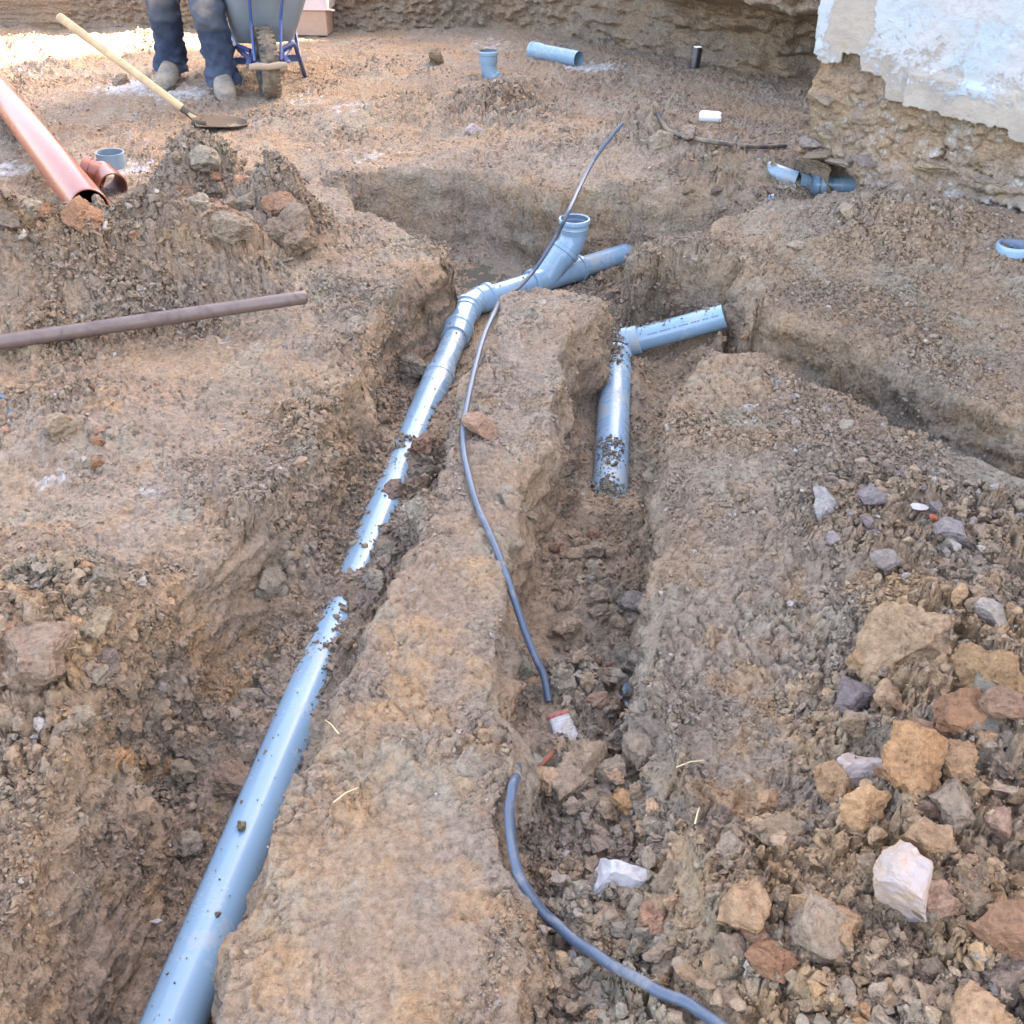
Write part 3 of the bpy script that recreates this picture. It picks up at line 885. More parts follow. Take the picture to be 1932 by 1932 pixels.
def house():
    root = empty('house', (HC[0], HC[1], 0), 'old house whose white plaster wall peels off above rough rubble footing', 'house')
    # footing and rubble core of the wall, wrapped round the corner
    s = np.r_[np.linspace(-3.0, -0.5, 22)[:-1], np.linspace(-0.5, 2.3, 330), np.linspace(2.3, 9, 24)[1:]]
    v = np.r_[np.linspace(-0.5, 1.5, 220), np.linspace(1.55, 3, 8)]
    S, Vv = np.meshgrid(s, v, indexing='ij')
    base = np.where((S > 0)[..., None], HC + S[..., None] * HU, HC - S[..., None] * HS)
    wgt = sstep(S / 0.12 + 0.5)[..., None]
    nn = HSN * (1 - wgt) + HN * wgt
    nn /= np.linalg.norm(nn, axis=-1, keepdims=True)
    flare = -0.02 + 0.075 * np.exp(-np.clip(Vv, 0, 9) / 0.30)
    k = S - Vv * 0.12
    f1, f2, cid = worley(k * 6 + 0.9 * fbm(k * 4, Vv * 4, seed=3), Vv * 13 + 0.9 * fbm(k * 5, Vv * 5, seed=4), seed=101)
    g1, g2, gid = worley(k * 14, Vv * 26 + fbm(k * 9, Vv * 9, seed=8), seed=103)
    st = fbm(k * 1.7, Vv * 2.5, seed=31)
    rock = np.clip((f2 - f1) * 2.2, 0, 1) * (cid * 0.075) * sstep((st + 0.15) / 0.3)
    off = flare + rock + np.clip((g2 - g1) * 2, 0, 1) * gid * 0.018 + 0.03 * fbm(k * 4, Vv * 6, seed=35) + 0.012 * fbm(k * 17, Vv * 22, seed=37) + 0.006 * fbm(k * 50, Vv * 55, seed=39)
    off = off + .035 * facets(k * 5.5 + .8 * st, Vv * 8.5 + 1.2 * fbm(k * 3, Vv * 3, seed=92), 111) * sstep((st + .2) / .4) + .020 * facets(k * 15, Vv * 18, 113) * sstep((fbm(k * 3, Vv * 3, seed=118) + .2) / .4) - .02
    # laid courses show as open horizontal joints
    crack = np.exp(-((fbm(k * 2.2, Vv * 7.5, seed=55) - 0.05) / 0.022) ** 2) * (fbm(k * 2.5, Vv * 4, seed=57) > 0.12)
    off -= 0.05 * crack
    off += 0.06 * np.exp(-((S + 0.02) / 0.16) ** 2) * fbm(S * 0, Vv * 5, seed=60) * 1.3
    # hollow where the drains pass under the corner
    s0, z0 = wall_sz(1548, 322)
    off = np.maximum(off, -0.03 + 0.0 * S)
    off = np.where(Vv > .62 + .03 * fbm(S * 9, Vv * 0, seed=2), np.minimum(off, .0), off)
    hole = sstep((1.25 - np.hypot((S - s0 + .03) / 0.20, (Vv - (z0 - 0.09)) / 0.14)) * 2.2 + 0.35 * fbm(S * 14, Vv * 14, seed=61))
    off = off - 0.22 * hole * sstep((S + .22) / .12)
    W = np.concatenate([base + nn * off[..., None], Vv[..., None]], -1) - np.array([HC[0], HC[1], 0])
    me = mesh_np('rubble_wall', W.reshape(-1, 3), grid_quads(len(s), len(v))[:, ::-1])
    so = np.zeros((W.shape[0] * W.shape[1], 4)); so[:, 3] = 1
    so[:, 0] = np.clip(0.15 + 0.5 * fbm(k * 2, Vv * 3, seed=63), 0, 1).ravel()
    so[:, 1] = np.clip(0.22 + 0.35 * fbm(k * 1.6, Vv * 2.2, seed=65), 0, 1).ravel()
    Q = W.reshape(-1, 3)
    attr_color(me, 'soil', np.c_[soil_rgb(Q[:, 0], Q[:, 1], Q[:, 2], so) * 1.08, np.ones(len(Q))])
    link('rubble_wall', me, M_GROUND, root)
    # flat stones of the footing that stand out of the mortar
    rr = random.Random(77)
    for x_, y_, wpx, sq in ((1552, 288, 64, .3), (1588, 303, 50, .28), (1530, 268, 44, .5), (1560, 250, 40, .5), (1640, 300, 60, .28), (1760, 312, 56, .28), (1870, 345, 70, .28), (1720, 372, 66, .3), (1556, 190, 50, .4)):
        s_, z_ = wall_sz(x_, y_)
        bp_ = np.r_[HC + HU * s_ + HN * (-.005 + .055 * math.exp(-max(z_, 0) / .3)), z_]
        sz_ = wpx / FPX * depth_at(bp_) * .62
        o_ = bpy.data.objects.new('stone', rock_mesh('stone', 800 + x_ + y_, 3, 9, .14, 1.0, M_CLOD)); COL.objects.link(o_); o_.parent = root
        o_.location = Vector(bp_) - Vector((HC[0], HC[1], 0)); o_.scale = (sz_, sz_ * .8, sz_ * max(.3, sq * 1.3))
        o_.rotation_euler = (rr.uniform(-.1, .1), rr.uniform(-.12, .2), math.atan2(HU[1], HU[0]) + rr.uniform(-.2, .2))
        c_ = rr.choice(((.27, .20, .15), (.31, .24, .18), (.24, .19, .165), (.33, .25, .17)))
        o_['soil'] = [*c_, 1.0]
    # the plaster skin, broken off along a ragged lower edge
    edge = [wall_sz(x, y) for x, y in ((1531, 89), (1557, 117), (1591, 117), (1594, 96), (1627, 104), (1629, 133), (1660, 140), (1674, 155), (1672, 186), (1710, 196), (1746, 201), (1805, 218), (1872, 235), (1905, 241), (1908, 262), (1960, 272))]
    ex = np.array([e[0] for e in edge]); ez = np.array([e[1] for e in edge])
    ex = np.maximum.accumulate(ex + np.arange(len(ex)) * 1e-4)
    s = np.r_[np.linspace(-0.015, 2.3, 460), np.linspace(2.3, 9, 30)[1:]]
    v = np.r_[np.linspace(0.15, 1.5, 270), np.linspace(1.52, 3.0, 14)]
    S, Vv = np.meshgrid(s, v, indexing='ij')
    zed = np.interp(S, ex, ez) + 0.012 * fbm(S * 30, Vv * 30, seed=5) + 0.02 * (S > 1.2) * fbm(S * 3, Vv * 0, seed=6)
    side = 0.0 + 0.02 * fbm(Vv * 9, Vv * 0, seed=8)
    keepv = (Vv > zed) & (S > side)
    band = np.interp(S, ex, ez) + 0.16
    off = 0.035 + 0.010 * fbm(S * 3, Vv * 3, seed=9) + 0.022 * sstep((band - Vv) / 0.03) * (S > 0.45) + 0.003 * fbm(S * 25, Vv * 25, seed=12)
    W = np.concatenate([HC + S[..., None] * HU + HN * off[..., None], Vv[..., None]], -1) - np.array([HC[0], HC[1], 0])
    kq = keepv[:-1, :-1] & keepv[1:, :-1] & keepv[:-1, 1:] & keepv[1:, 1:]
    me = mesh_np('plaster', W.reshape(-1, 3), grid_quads(len(s), len(v), kq)[:, ::-1])
    pz = [wall_sz(x, y) for x, y in ((1531, 92), (1600, 110), (1640, 112), (1700, 140), (1780, 160), (1860, 175), (1932, 195))]
    pline = np.interp(S, [p[0] for p in pz], [p[1] for p in pz])
    paint = 0.45 + np.clip((Vv - pline) / 0.16, -1, 0) * 0.42 + np.clip((Vv - pline) / 0.35, 0, 1) * 0.27
    a0, a1 = wall_sz(1612, 35)
    paint -= 1.0 * sstep(1.35 - np.hypot((S - a0) / 0.105, (Vv - a1 - 0.03) / 0.17) * 1.1 + 0.2 * fbm(S * 14, Vv * 14, seed=77))
    pa = np.ones((S.size, 4)); pa[:, 0] = np.clip(paint, 0, 1).ravel()
    attr_color(me, 'paint', pa)
    o = link('plaster', me, M_PLASTER, root)
    md = o.modifiers.new('solid', 'SOLIDIFY'); md.thickness = 0.03; md.offset = -1
    # the rest of the house, outside the picture: it throws the shade that lies over the site
    LF, LS, HT = 12.0, 9.75, 9.0
    c = [HC - HN * 0.16, HC - HN * 0.16 + HU * LF, HC - HN * 0.16 + HU * LF + HS * LS, HC - HN * 0.16 + HS * LS]
    c = [np.array(q) - HC for q in c]
    c[0] = c[0] + HU * 0.16; c[3] = c[3] + HU * 0.16
    mb = MB()
    mb.v = [(q[0], q[1], 0.05) for q in c] + [(q[0], q[1], HT) for q in c]
    mb.f = [(0, 1, 5, 4), (1, 2, 6, 5), (2, 3, 7, 6), (3, 0, 4, 7), (4, 5, 6, 7)]
    me = bpy.data.meshes.new('upper_wall'); me.from_pydata(mb.v, [], mb.f); link('upper_wall', me, M_WALLFAR, root, smooth=False)
    r = [(q[0], q[1], HT + 0.02) for q in (c[0] + (HN - HU) * 0.35, c[1] + (HN + HU) * 0.35, c[2] + (HU - HN) * 0.35, c[3] - (HU + HN) * 0.35)]
    mid0 = (np.array(r[0]) + np.array(r[3])) / 2; mid1 = (np.array(r[1]) + np.array(r[2])) / 2
    r += [(mid0[0], mid0[1], HT + 2.6), (mid1[0], mid1[1], HT + 2.6)]
    me = bpy.data.meshes.new('roof'); me.from_pydata(r, [], [(0, 1, 5, 4), (2, 3, 4, 5), (3, 0, 4), (1, 2, 5), (3, 2, 1, 0)]); link('roof', me, M_ROOF, root, smooth=False)



# ------------------------------------------------------------------ pipes
def socket_prof(r, rs, ln, flip=False, bead=0.005):
    """the outer profile of a push-fit socket: collar, bead for the seal ring"""
    p = [(0, rs - .004), (0.001, rs + .001), (.006, rs + .003), (.010, rs + bead), (.020, rs + bead), (.024, rs), (ln * .8, rs), (ln, r)]
    return [(ln - t, q) for t, q in reversed(p)] if flip else p


def stub(mb, p0, d, ln, rs, r):
    """socket whose mouth is at p0 and that narrows along d"""
    mb.lathe(p0, d, socket_prof(r, rs, ln))


def arc(p, d0, d1, rad, n=9):
    """points of a bend that leaves along d0 and ends along d1, corner at p"""
    d0 = np.asarray(d0) / np.linalg.norm(d0); d1 = np.asarray(d1) / np.linalg.norm(d1)
    a, b = p - d0 * rad, p + d1 * rad
    t = np.linspace(0, 1, n)[:, None]
    return list((1 - t) ** 2 * a + 2 * t * (1 - t) * p + t ** 2 * b)


def drain_run():
    root = empty('drain_pipe', A_NEAR, 'long grey plastic drain pipe half buried in the trench, with elbow and upright branch', 'drain pipe')
    U3 = A_DIR
    sR = np.dot(P(838, 702, -.25) - A_START, U3)          # where the reducer sits
    q = lambda s: A_START + U3 * s
    m = MB(); m.sweep([q(0), q(sR - .06)], RN, 48, (True, False)); pipe = m.build('pipe', PVC, root)
    # printed line along the side of the pipe
    side = np.cross(U3, [0, 0, 1.0]); side /= np.linalg.norm(side); upv = np.cross(side, U3)
    tm = MB()
    rr = random.Random(4)
    sA, sB = np.dot(P(455, 1640, -.26) - A_START, U3) - .35, np.dot(P(455, 1640, -.26) - A_START, U3) + .36
    s = sA
    while s < sB:
        ln = rr.uniform(.003, .011)
        for h in range(rr.choice((1, 2, 2))):
            a = R(140 + 2.6 * h)
            n0 = side * math.cos(a) + upv * math.sin(a)
            a2 = a + R(1.7)
            n1 = side * math.cos(a2) + upv * math.sin(a2)
            b = len(tm.v)
            for sx, nn in ((s, n0), (s + ln, n0), (s + ln, n1), (s, n1)):
                tm.v.append(tuple(q(sx) + nn * (RN + .0006)))
            tm.f.append((b, b + 1, b + 2, b + 3))
        s += ln + rr.uniform(.002, .006)
    tm.build('printed_line', plain('print_ink', (0.03, 0.04, 0.06), 0.6), pipe, smooth=False)
    m = MB(); m.sweep([q(sR - .061), q(sR - .06), q(sR - .02), q(sR + .02), q(sR + .10)], [RN - .002, RN + .002, RN + .001, RF + .002, RF], 48); m.build('reducer', PVC_MUD, root)
    sC = np.dot(P(853, 619, -.25) - A_START, U3)
    sE = np.dot(A_ELB - A_START, U3)
    m = MB(); m.sweep([q(sR + .08), q(sC - .02)], RF, 40); m.build('pipe', PVC_MUD, root)
    m = MB(); m.lathe(q(sC - .10), U3, [(0, RF), (.002, .0555), (.03, .057), (.075, .0575), (.082, .063), (.096, .063), (.100, .0585), (.103, .05)]); m.build('coupling', PVC, root)
    # 45 degree elbow with a socket at either end
    el = empty('elbow_placeholder') if False else None
    d0, d1 = U3, B_DIR
    m = MB()
    m.lathe(q(sC), U3, [(0, .052), (sE - sC - .085, .052)], 40)
    m.sweep(arc(A_ELB, d0, d1, .07, 12), .0535, 40)
    m.lathe(A_ELB - d0 * .095, d0, [(0, .05), (.001, .0555), (.030, .0555), (.034, .062), (.050, .062), (.054, .054)], 40)
    m.lathe(A_ELB + d1 * .045, d1, [(0, .053), (.006, .058), (.045, .058), (.050, .064), (.066, .064), (.070, .058), (.0705, .048)], 40)
    m.build('elbow', PVC, root)
    tot = np.linalg.norm(B_END - A_ELB)
    sw0 = np.dot(P(992, 531, -.25) - A_ELB, d1); sw1 = np.dot(P(1092, 506, -.25) - A_ELB, d1)
    m = MB(); m.sweep([A_ELB + d1 * .08, A_ELB + d1 * (sw0 + .01)], RF, 40); m.build('pipe', PVC, root)
    # the branch piece: straight body, arm leaning at 45 degrees
    wb = MB()
    wb.lathe(A_ELB + d1 * sw0, d1, [(0, .048), (.001, .057), (.006, .061), (.018, .061), (.022, .055), (.06, .0545), (sw1 - sw0 - .055, .0545), (sw1 - sw0 - .03, .057), (sw1 - sw0 - .012, .057), (sw1 - sw0 - .009, .062), (sw1 - sw0 + .006, .062), (sw1 - sw0 + .008, .048)], 40)
    y0 = A_ELB + d1 * (sw0 * .72 + sw1 * .28)
    up = np.array([0, 0, 1.0])
    rim = P(1084, 412, -.005)
    flat = rim - y0; flat[2] = 0
    lf = np.linalg.norm(flat)
    bend = np.array([rim[0], rim[1], min(y0[2] + lf * .98, rim[2] - .085)])
    da = (bend - y0) / np.linalg.norm(bend - y0)
    la = np.linalg.norm(bend - y0)
    wb.lathe(y0, da, [(0, .056), (la * .50, .056), (la * .54, .060), (la * .66, .060), (la * .67, .0655), (la * .75, .0655), (la * .76, .059), (la * .78, .05)], 40)
    wye = wb.build('wye_branch', PVC, root)
    rb = MB()
    rb.sweep(arc(bend, da, up, .05, 12), .0565, 40)
    hz = rim[2] - bend[2]
    rb.lathe(bend + up * .03, up, [(0, .0565), (.012, .0605), (hz - .03 - .044, .0615), (hz - .03 - .040, .064), (hz - .03 - .034, .0615), (hz - .03 - .022, .0615), (hz - .03 - .018, .0680), (hz - .03 - .005, .0685), (hz - .03, .0665), (hz - .029, .062), (hz - .034, .0595)], 44)
    riser = rb.build('riser_socket', PVC, root)
    m = MB(); m.lathe(bend + up * .03, up, [(hz - .034, .0597), (hz - .04, .062), (hz - .052, .062), (hz - .058, .057), (.0, .052)], 44); m.build('seal_ring', PVC_IN, riser)
    m = MB(); m.sweep([A_ELB + d1 * (sw1 - .01), C_PTS[0], C_PTS[1], C_PTS[2], C_PTS[3]], RF, 36); m.build('pipe', PVC_MUD, root)
    return root


def short_run():
    root = empty('drain_pipe', D_LOW, 'shorter grey drain pipe in the middle trench, bending to a stub with printed line', 'drain pipe')
    d0 = (D_ELB - D_LOW) / np.linalg.norm(D_ELB - D_LOW); d1 = (E_END - D_ELB) / np.linalg.norm(E_END - D_ELB)
    pl = np.linalg.norm(D_ELB - D_LOW)
    m = MB(); m.sweep([D_LOW - d0 * .12 - np.array([0, 0, .012]), D_LOW, D_LOW + d0 * (pl - .20)], RN, 48, (True, False)); m.build('pipe', PVC_MUD, root)
    m = MB(); m.sweep([F_A + (F_A - F_B) * .9 - np.array([0, 0, .13]), F_A, F_B, F_B + (F_B - F_A) * .8 - np.array([0, 0, .05])], .05, 36); m.build('pipe', PVC, root)
    m = MB()
    m.lathe(D_LOW + d0 * (pl - .21), d0, [(0, RN), (.002, RN + .003), (.03, RN + .003), (.04, .054), (.10, .054), (.105, .060), (.122, .060), (.126, .054)], 40)
    m.sweep(arc(D_ELB, d0, d1, .06, 12), .053, 40)
    m.lathe(D_ELB + d1 * .03, d1, [(0, .053), (.004, .059), (.022, .059), (.026, .055), (.06, .055), (.062, .046)], 40)
    m.build('elbow', PVC_MUD, root)
    le = np.linalg.norm(E_END - D_ELB)
    m = MB(); m.lathe(D_ELB + d1 * .04, d1, [(0, .046), (le - .04, .046), (le - .041, .042), (le - .3, .042)], 40); pipe = m.build('pipe', PVC, root)
    side = np.cross(d1, [0, 0, 1.0]); side /= np.linalg.norm(side); upv = np.cross(side, d1)
    tm = MB(); rr = random.Random(9); s = .13
    while s < le - .02:
        ln = rr.uniform(.004, .010)
        a = R(32); a2 = a + R(6)
        b = len(tm.v)
        for sx, an in ((s, a), (s + ln, a), (s + ln, a2), (s, a2)):
            tm.v.append(tuple(D_ELB + d1 * sx + (side * math.cos(an) + upv * math.sin(an)) * (.046 + .0006)))
        tm.f.append((b, b + 1, b + 2, b + 3))
        s += ln + rr.choice((.002, .003, .003, .012))
    tm.build('printed_line', plain('print_ink_pale', (0.10, 0.13, 0.18), 0.6), pipe, smooth=False)


drain_run()
short_run()


def house_drain():
    a, b = P(1374, 297, .036), P(1500, 341, -.05)
    c, d = P(1530, 350, -.085), P(1594, 350, -.075)
    root = empty('drain_pipe', c, 'blue grey drain coming out of the hollow under the house corner', 'drain pipe')
    m = MB(); m.sweep([b, c], .043, 30); m.sweep(arc(c, c - b, d - c, .035, 8), .051, 30); m.build('elbow', PVC, root)
    e = d + (d - c) * 1.2
    m = MB(); m.sweep([c + (d - c) * .2, e], .041, 30); m.lathe(c + (d - c) * .28, d - c, [(0, .044), (.002, .052), (.05, .052), (.052, .042)], 30); m.build('pipe', PVC, root)
    r2 = empty('drain_pipe', a, 'pale blue strip of drain pipe showing through soil below the black cable', 'drain pipe')
    m = MB(); m.sweep([a + (a - b) * .3, a, b], .046, 30, (True, True)); m.build('pipe', PVC_MUD, r2)


house_drain()


def loose_pipe():
    # cut length with a socket, lying by the bank
    a, b = P(1004, 95, .055), P(1092, 112, .055)
    d = (b - a); ln = np.linalg.norm(d); d /= ln
    root = empty('pipe_offcut', a, 'short length of grey pipe with a socket lying on lime patch near the bank', 'pipe')
    m = MB(); m.lathe(a, d, [(.01, .048), (0, .054), (.002, .059), (.014, .061), (.024, .061), (.028, .057), (.09, .057), (.11, .052), (ln, .052), (ln + .0005, .049), (ln - .3, .048)], 40); m.build('pipe', PVC, root)
    # elbow standing upright out of the soil
    p = P(922, 150, .0)
    p2 = P(922, 118, .13)
    top = np.array([p[0], p[1] + .0, .155])
    root = empty('pipe_elbow', p, 'grey pipe elbow standing up out of the soil behind the low heap', 'pipe fitting')
    d0 = np.array([-.55, .1, .8]); d0 /= np.linalg.norm(d0)
    cn = np.array([p[0], p[1], .050])
    m = MB(); m.sweep([cn - d0 * .14] + arc(cn, d0, [0, 0, 1.0], .045, 9), .052, 36)
    m.lathe(cn - d0 * .05, d0, [(0, .052), (.002, .055), (.01, .055), (.012, .052)], 36)
    m.lathe(cn + np.array([0, 0, .04]), [0, 0, 1], [(0, .052), (.012, .0565), (.055, .0565), (.06, .062), (.076, .0625), (.08, .060), (.0805, .056)], 36)
    e = m.build('elbow', PVC, root)
    m = MB(); m.lathe(cn + np.array([0, 0, .04]), [0, 0, 1], [(.0803, .057), (.070, .058), (.06, .052), (0, .048)], 36); m.build('seal_ring', PVC_IN, e)
    # socket mouth level with the ground at the edge of the picture
    p = P(1912, 466, .083)
    root = empty('pipe_socket', p, 'round grey pipe socket mouth sticking out of the soil below the house wall', 'pipe fitting')
    m = MB(); m.lathe(p + np.array([0, 0, -.12]), [0, 0, 1], [(0, .050), (.09, .052), (.098, .062), (.125, .063), (.131, .060), (.132, .055)], 40); e = m.build('socket', PVC, root)
    m = MB(); m.lathe(p + np.array([0, 0, -.12]), [0, 0, 1], [(.1318, .056), (.124, .055), (.11, .049), (0, .046), (-.01, .001)], 40); m.build('seal_ring', PVC_IN, e)


loose_pipe()


def red_pipe():
    a = P(170, 392, .20); b = P(-8, 165, .09)
    d = a - b; d /= np.linalg.norm(d)
    far = a - d * 4.6
    root = empty('sewer_pipe', a, 'glossy terracotta coloured plastic sewer pipe resting on the spoil heap', 'sewer pipe')
    r = .074
    m = MB(); m.lathe(far, d, [(0, r - .01), (0, r), (4.6 - .012, r), (4.6, r - .004), (4.6 - .001, r - .0075)], 64); m.build('pipe', REDPVC, root)
    m = MB(); m.lathe(far, d, [(4.6 - .001, r - .0074), (4.6 - .8, r - .0078), (0, r - .008)], 48); m.build('bore', REDPVC_IN, root)
    # a half dropped fitting of the same colour, a bend seen into its mouth
    p = P(205, 343, .07)
    root = empty('sewer_fitting', p, 'short terracotta plastic pipe bend lying behind the end of the sewer pipe', 'pipe fitting')
    ax = np.array([.55, -.82, -.12]); ax /= np.linalg.norm(ax)
    d2 = np.array([-.9, -.1, .35]); d2 /= np.linalg.norm(d2)
    m = MB()
    m.lathe(p - ax * .10, ax, [(0, .058), (.10, .058), (.105, .063), (.165, .064), (.166, .058)], 40)
    m.lathe(p - ax * .06, d2, [(0, .055), (.065, .056), (.067, .062), (.10, .063), (.101, .056)], 40)
    e = m.build('bend', REDPVC, root)
    m = MB(); m.lathe(p - ax * .10, ax, [(.166, .0585), (.12, .057), (.01, .054)], 40); m.build('bore', REDPVC_IN, e)
    p = P(213, 318, 0)
    root = empty('pipe_ring', p, 'short grey pipe ring standing on lime dusted ground beside the terracotta bend', 'pipe fitting')
    m = MB(); m.lathe(p - np.array([0, 0, .01]), [.03, 0, 1], [(0, .070), (.088, .066), (.09, .0655), (.0895, .060), (0, .0635)], 40); m.build('ring', plain('dull_grey_pvc', (0.17, 0.235, 0.29), 0.4, dirt=.5, dscale=8), root)


red_pipe()


def pole():
    a, b = P(-260, 684, .10), P(574, 561, .095)
    root = empty('pole', b, 'long worn brown round pole lying across the front of spoil heap', 'pole')
    d = (b - a) / np.linalg.norm(b - a)
    ts = np.linspace(0, 1, 24)
    pts = [a + (b - a) * t  for t in ts] + [b + d * .006, b + d * .011, b + d * .0135]
    m = MB(); m.sweep(pts, [.0245 - .0015 * t for t in ts] + [.020, .014, .004], 28, (True, True))
    mt = plain('worn_brown_wood', (0.13, 0.088, 0.078), 0.34, 0.5, dirt=.75, dirtcol=(0.075, 0.05, 0.05), dscale=10, thresh=.52, bump=.15, bscale=30)
    m.build('shaft', mt, root)


pole()


# ------------------------------------------------------------------ cables
def smooth_path(pts, n=12):
    pts = [np.asarray(p, float) for p in pts]
    out = []
    for i in range(len(pts) - 1):
        p0, p1, p2, p3 = pts[max(i - 1, 0)], pts[i], pts[i + 1], pts[min(i + 2, len(pts) - 1)]
        for t in np.linspace(0, 1, n, endpoint=False):
            out.append(.5 * ((2 * p1) + (-p0 + p2) * t + (2 * p0 - 5 * p1 + 4 * p2 - p3) * t * t + (-p0 + 3 * p1 - 3 * p2 + p3) * t ** 3))
    out.append(pts[-1])
    return out


def on_ground(px, py, lift):
    p = hit(px, py); p = p.copy(); p[2] += lift
    return p


CABLE_LINE = []


def cables():
    r = .0085
    g = lambda x, y: on_ground(x, y, r * 1.5)
    # the far end stands free, leans over the branch piece, then lies on the ridge
    pts = [P(1175, 232, .27), P(1152, 260, .22), P(1122, 300, .15), P(1098, 345, .10), P(1070, 405, .06), P(1050, 445, -.04), P(1022, 490, -.12), P(1000, 520, -.165), P(975, 545, -.10), P(946, 566, -.03)]
    def over(x, y, z):
        p = P(x, y, z); p[2] = max(p[2], float(H(p[0], p[1])[0]) + r * 1.6)
        return p
    pts += [over(*q) for q in ((932, 592, .02), (914, 632, .03), (900, 680, .03), (888, 730, .03), (880, 770, .03), (874, 805, .025), (875, 850, .02), (885, 900, .02), (901, 955, .015), (928, 1015, .01), (950, 1070, 0), (970, 1130, -.02), (990, 1190, -.06), (1010, 1240, -.09), (1025, 1272, -.12))]
    e = pts[-1] + np.array([.012, -.05, -.035]); pts.append(e)
    CABLE_LINE.extend(smooth_path(pts[10:], 6))
    o = empty('cable', pts[12], 'thin blue grey cable running from the upright branch down along the ridge', 'cable')
    m = MB(); m.sweep(smooth_path(pts, 8), r, 12, (True, True)); m.build('sheath', CABLE, o)
    r = .0092
    g = lambda x, y: on_ground(x, y, r * 1.0)
    s = g(980, 1420); s[2] -= .01
    a0 = P(978, 1438, -.10); 
    NB = np.array([(e, f) for e in (-.02, 0, .02) for f in (-.02, 0, .02)])
    def lying(x, y, z0):
        z = z0
        for _ in range(5):
            q = P(x, y, z)
            z = .5 * z + .5 * max(z0, float(H(q[0] + NB[:, 0], q[1] + NB[:, 1]).max()) + r * .9)
        return P(x, y, z)
    pts = [s] + [lying(*q) for q in ((975, 1445, -.085), (966, 1495, -.06), (961, 1540, -.05), (966, 1600, -.045), (982, 1655, -.05), (1010, 1705, -.06), (1050, 1750, -.06), (1100, 1790, -.06), (1170, 1829, -.05), (1240, 1866, -.03), (1300, 1900, -.02), (1352, 1934, -.02), (1420, 1985, -.02), (1500, 2060, -.02))]
    pts = smooth_path(pts, 3)
    for q in pts[3:]:
        q[2] = max(q[2], float(H(q[0] + NB[:, 0], q[1] + NB[:, 1]).max()) + r * .9)
    zz = np.array([q[2] for q in pts]); zz[2:-2] = np.convolve(zz, np.ones(5) / 5, 'same')[2:-2]
    for q, z_ in zip(pts, zz): q[2] = z_
    CABLE_LINE.extend(smooth_path(pts, 3))
    o = empty('cable', pts[4], 'thick blue grey cable curving out of the clods past the white stone', 'cable')
    m = MB(); m.sweep(smooth_path(pts, 5), r, 16, (True, True)); m.build('sheath', CABLE, o)
    m = MB(); dd = pts[4] - pts[3]; dd /= np.linalg.norm(dd); m.lathe(pts[3] + dd * .01, dd, [(0, r), (.001, r + .002), (.006, r + .002), (.007, r)], 16); m.build('collar', plain('tape', (0.2, .17, .13), .7), o)
    r = .011
    pts = [on_ground(x, y, r) for x, y in ((1238, 243), (1262, 252), (1300, 264), (1345, 274), (1400, 280), (1450, 282), (1482, 280))]
    pts[0][2] += .03
    o = empty('cable', pts[3], 'black cable lying slack on the ground near the house corner', 'cable')
    m = MB(); m.sweep(smooth_path(pts, 8), r, 12, (True, True)); m.build('sheath', CABLE_DK, o)
    r = .009
    pts = [P(-60, 735, .03), P(-20, 742, .05), P(8, 750, .05), P(20, 768, .045), P(16, 788, .03), P(0, 803, .02), P(-40, 815, .02)]
    o = empty('cable', pts[3], 'loop of blue grey cable on the soil at the picture edge below the pole', 'cable')
    m = MB(); m.sweep(smooth_path(pts, 10), r, 12, (True, True)); m.build('sheath', CABLE, o)


cables()

# ------------------------------------------------------------------ stones, clods, crumbs
def rock_mesh(name, seed, sub=2, cuts=9, rough=0.10, flat=1.0, mat=None, near=.34):
    rg = np.random.default_rng(seed)
    bm = bmesh.new()
    bmesh.ops.create_icosphere(bm, subdivisions=sub, radius=1.0)
    v = np.array([x.co[:] for x in bm.verts])
    v = v * np.array([1, rg.uniform(.65, .95), rg.uniform(.5, .8) * flat])
    for _ in range(cuts):
        n = rg.normal(size=3); n /= np.linalg.norm(n)
        d = rg.uniform(near, .66)
        ex = v @ n - d
        v = v - np.outer(np.clip(ex, 0, None), n) * .96
    r = v / (np.linalg.norm(v, axis=1, keepdims=True) + 1e-9)
    o = rg.uniform(0, 50, 3)
    dd = rough * fbm(v[:, 0] * 1.9 + o[0], v[:, 1] * 1.9 + o[1], v[:, 2] * 1.9 + o[2], 4, seed=seed, gain=.6) * 1.6
    if sub >= 4:
        dd = dd + rough * .22 * fbm(v[:, 0] * 15 + o[0], v[:, 1] * 15, v[:, 2] * 15, 3, seed=seed + 19)
    if sub >= 3:
        dd = dd + rough * .45 * np.abs(fbm(v[:, 0] * 6 + o[0], v[:, 1] * 6, v[:, 2] * 6 + 2, 3, seed=seed + 9))
    v = v + r * dd[:, None]
    v /= np.abs(v).max()
    for x, c in zip(bm.verts, v): x.co = c
    me = bpy.data.meshes.new(name)
    bm.to_mesh(me); bm.free()
    if mat: me.materials.append(mat)
    return me


CLODS = [rock_mesh('soil_clod', 300 + k, 4, 11, .20, 1.0, M_CLOD) for k in range(12)]
STONES = [rock_mesh('stone', 400 + k, 4, 13, .09, .95, M_CLOD) for k in range(10)]
for me in CLODS + STONES:
    me.polygons.foreach_set('use_smooth', np.ones(len(me.polygons), bool)); split_sharp(me, 24)

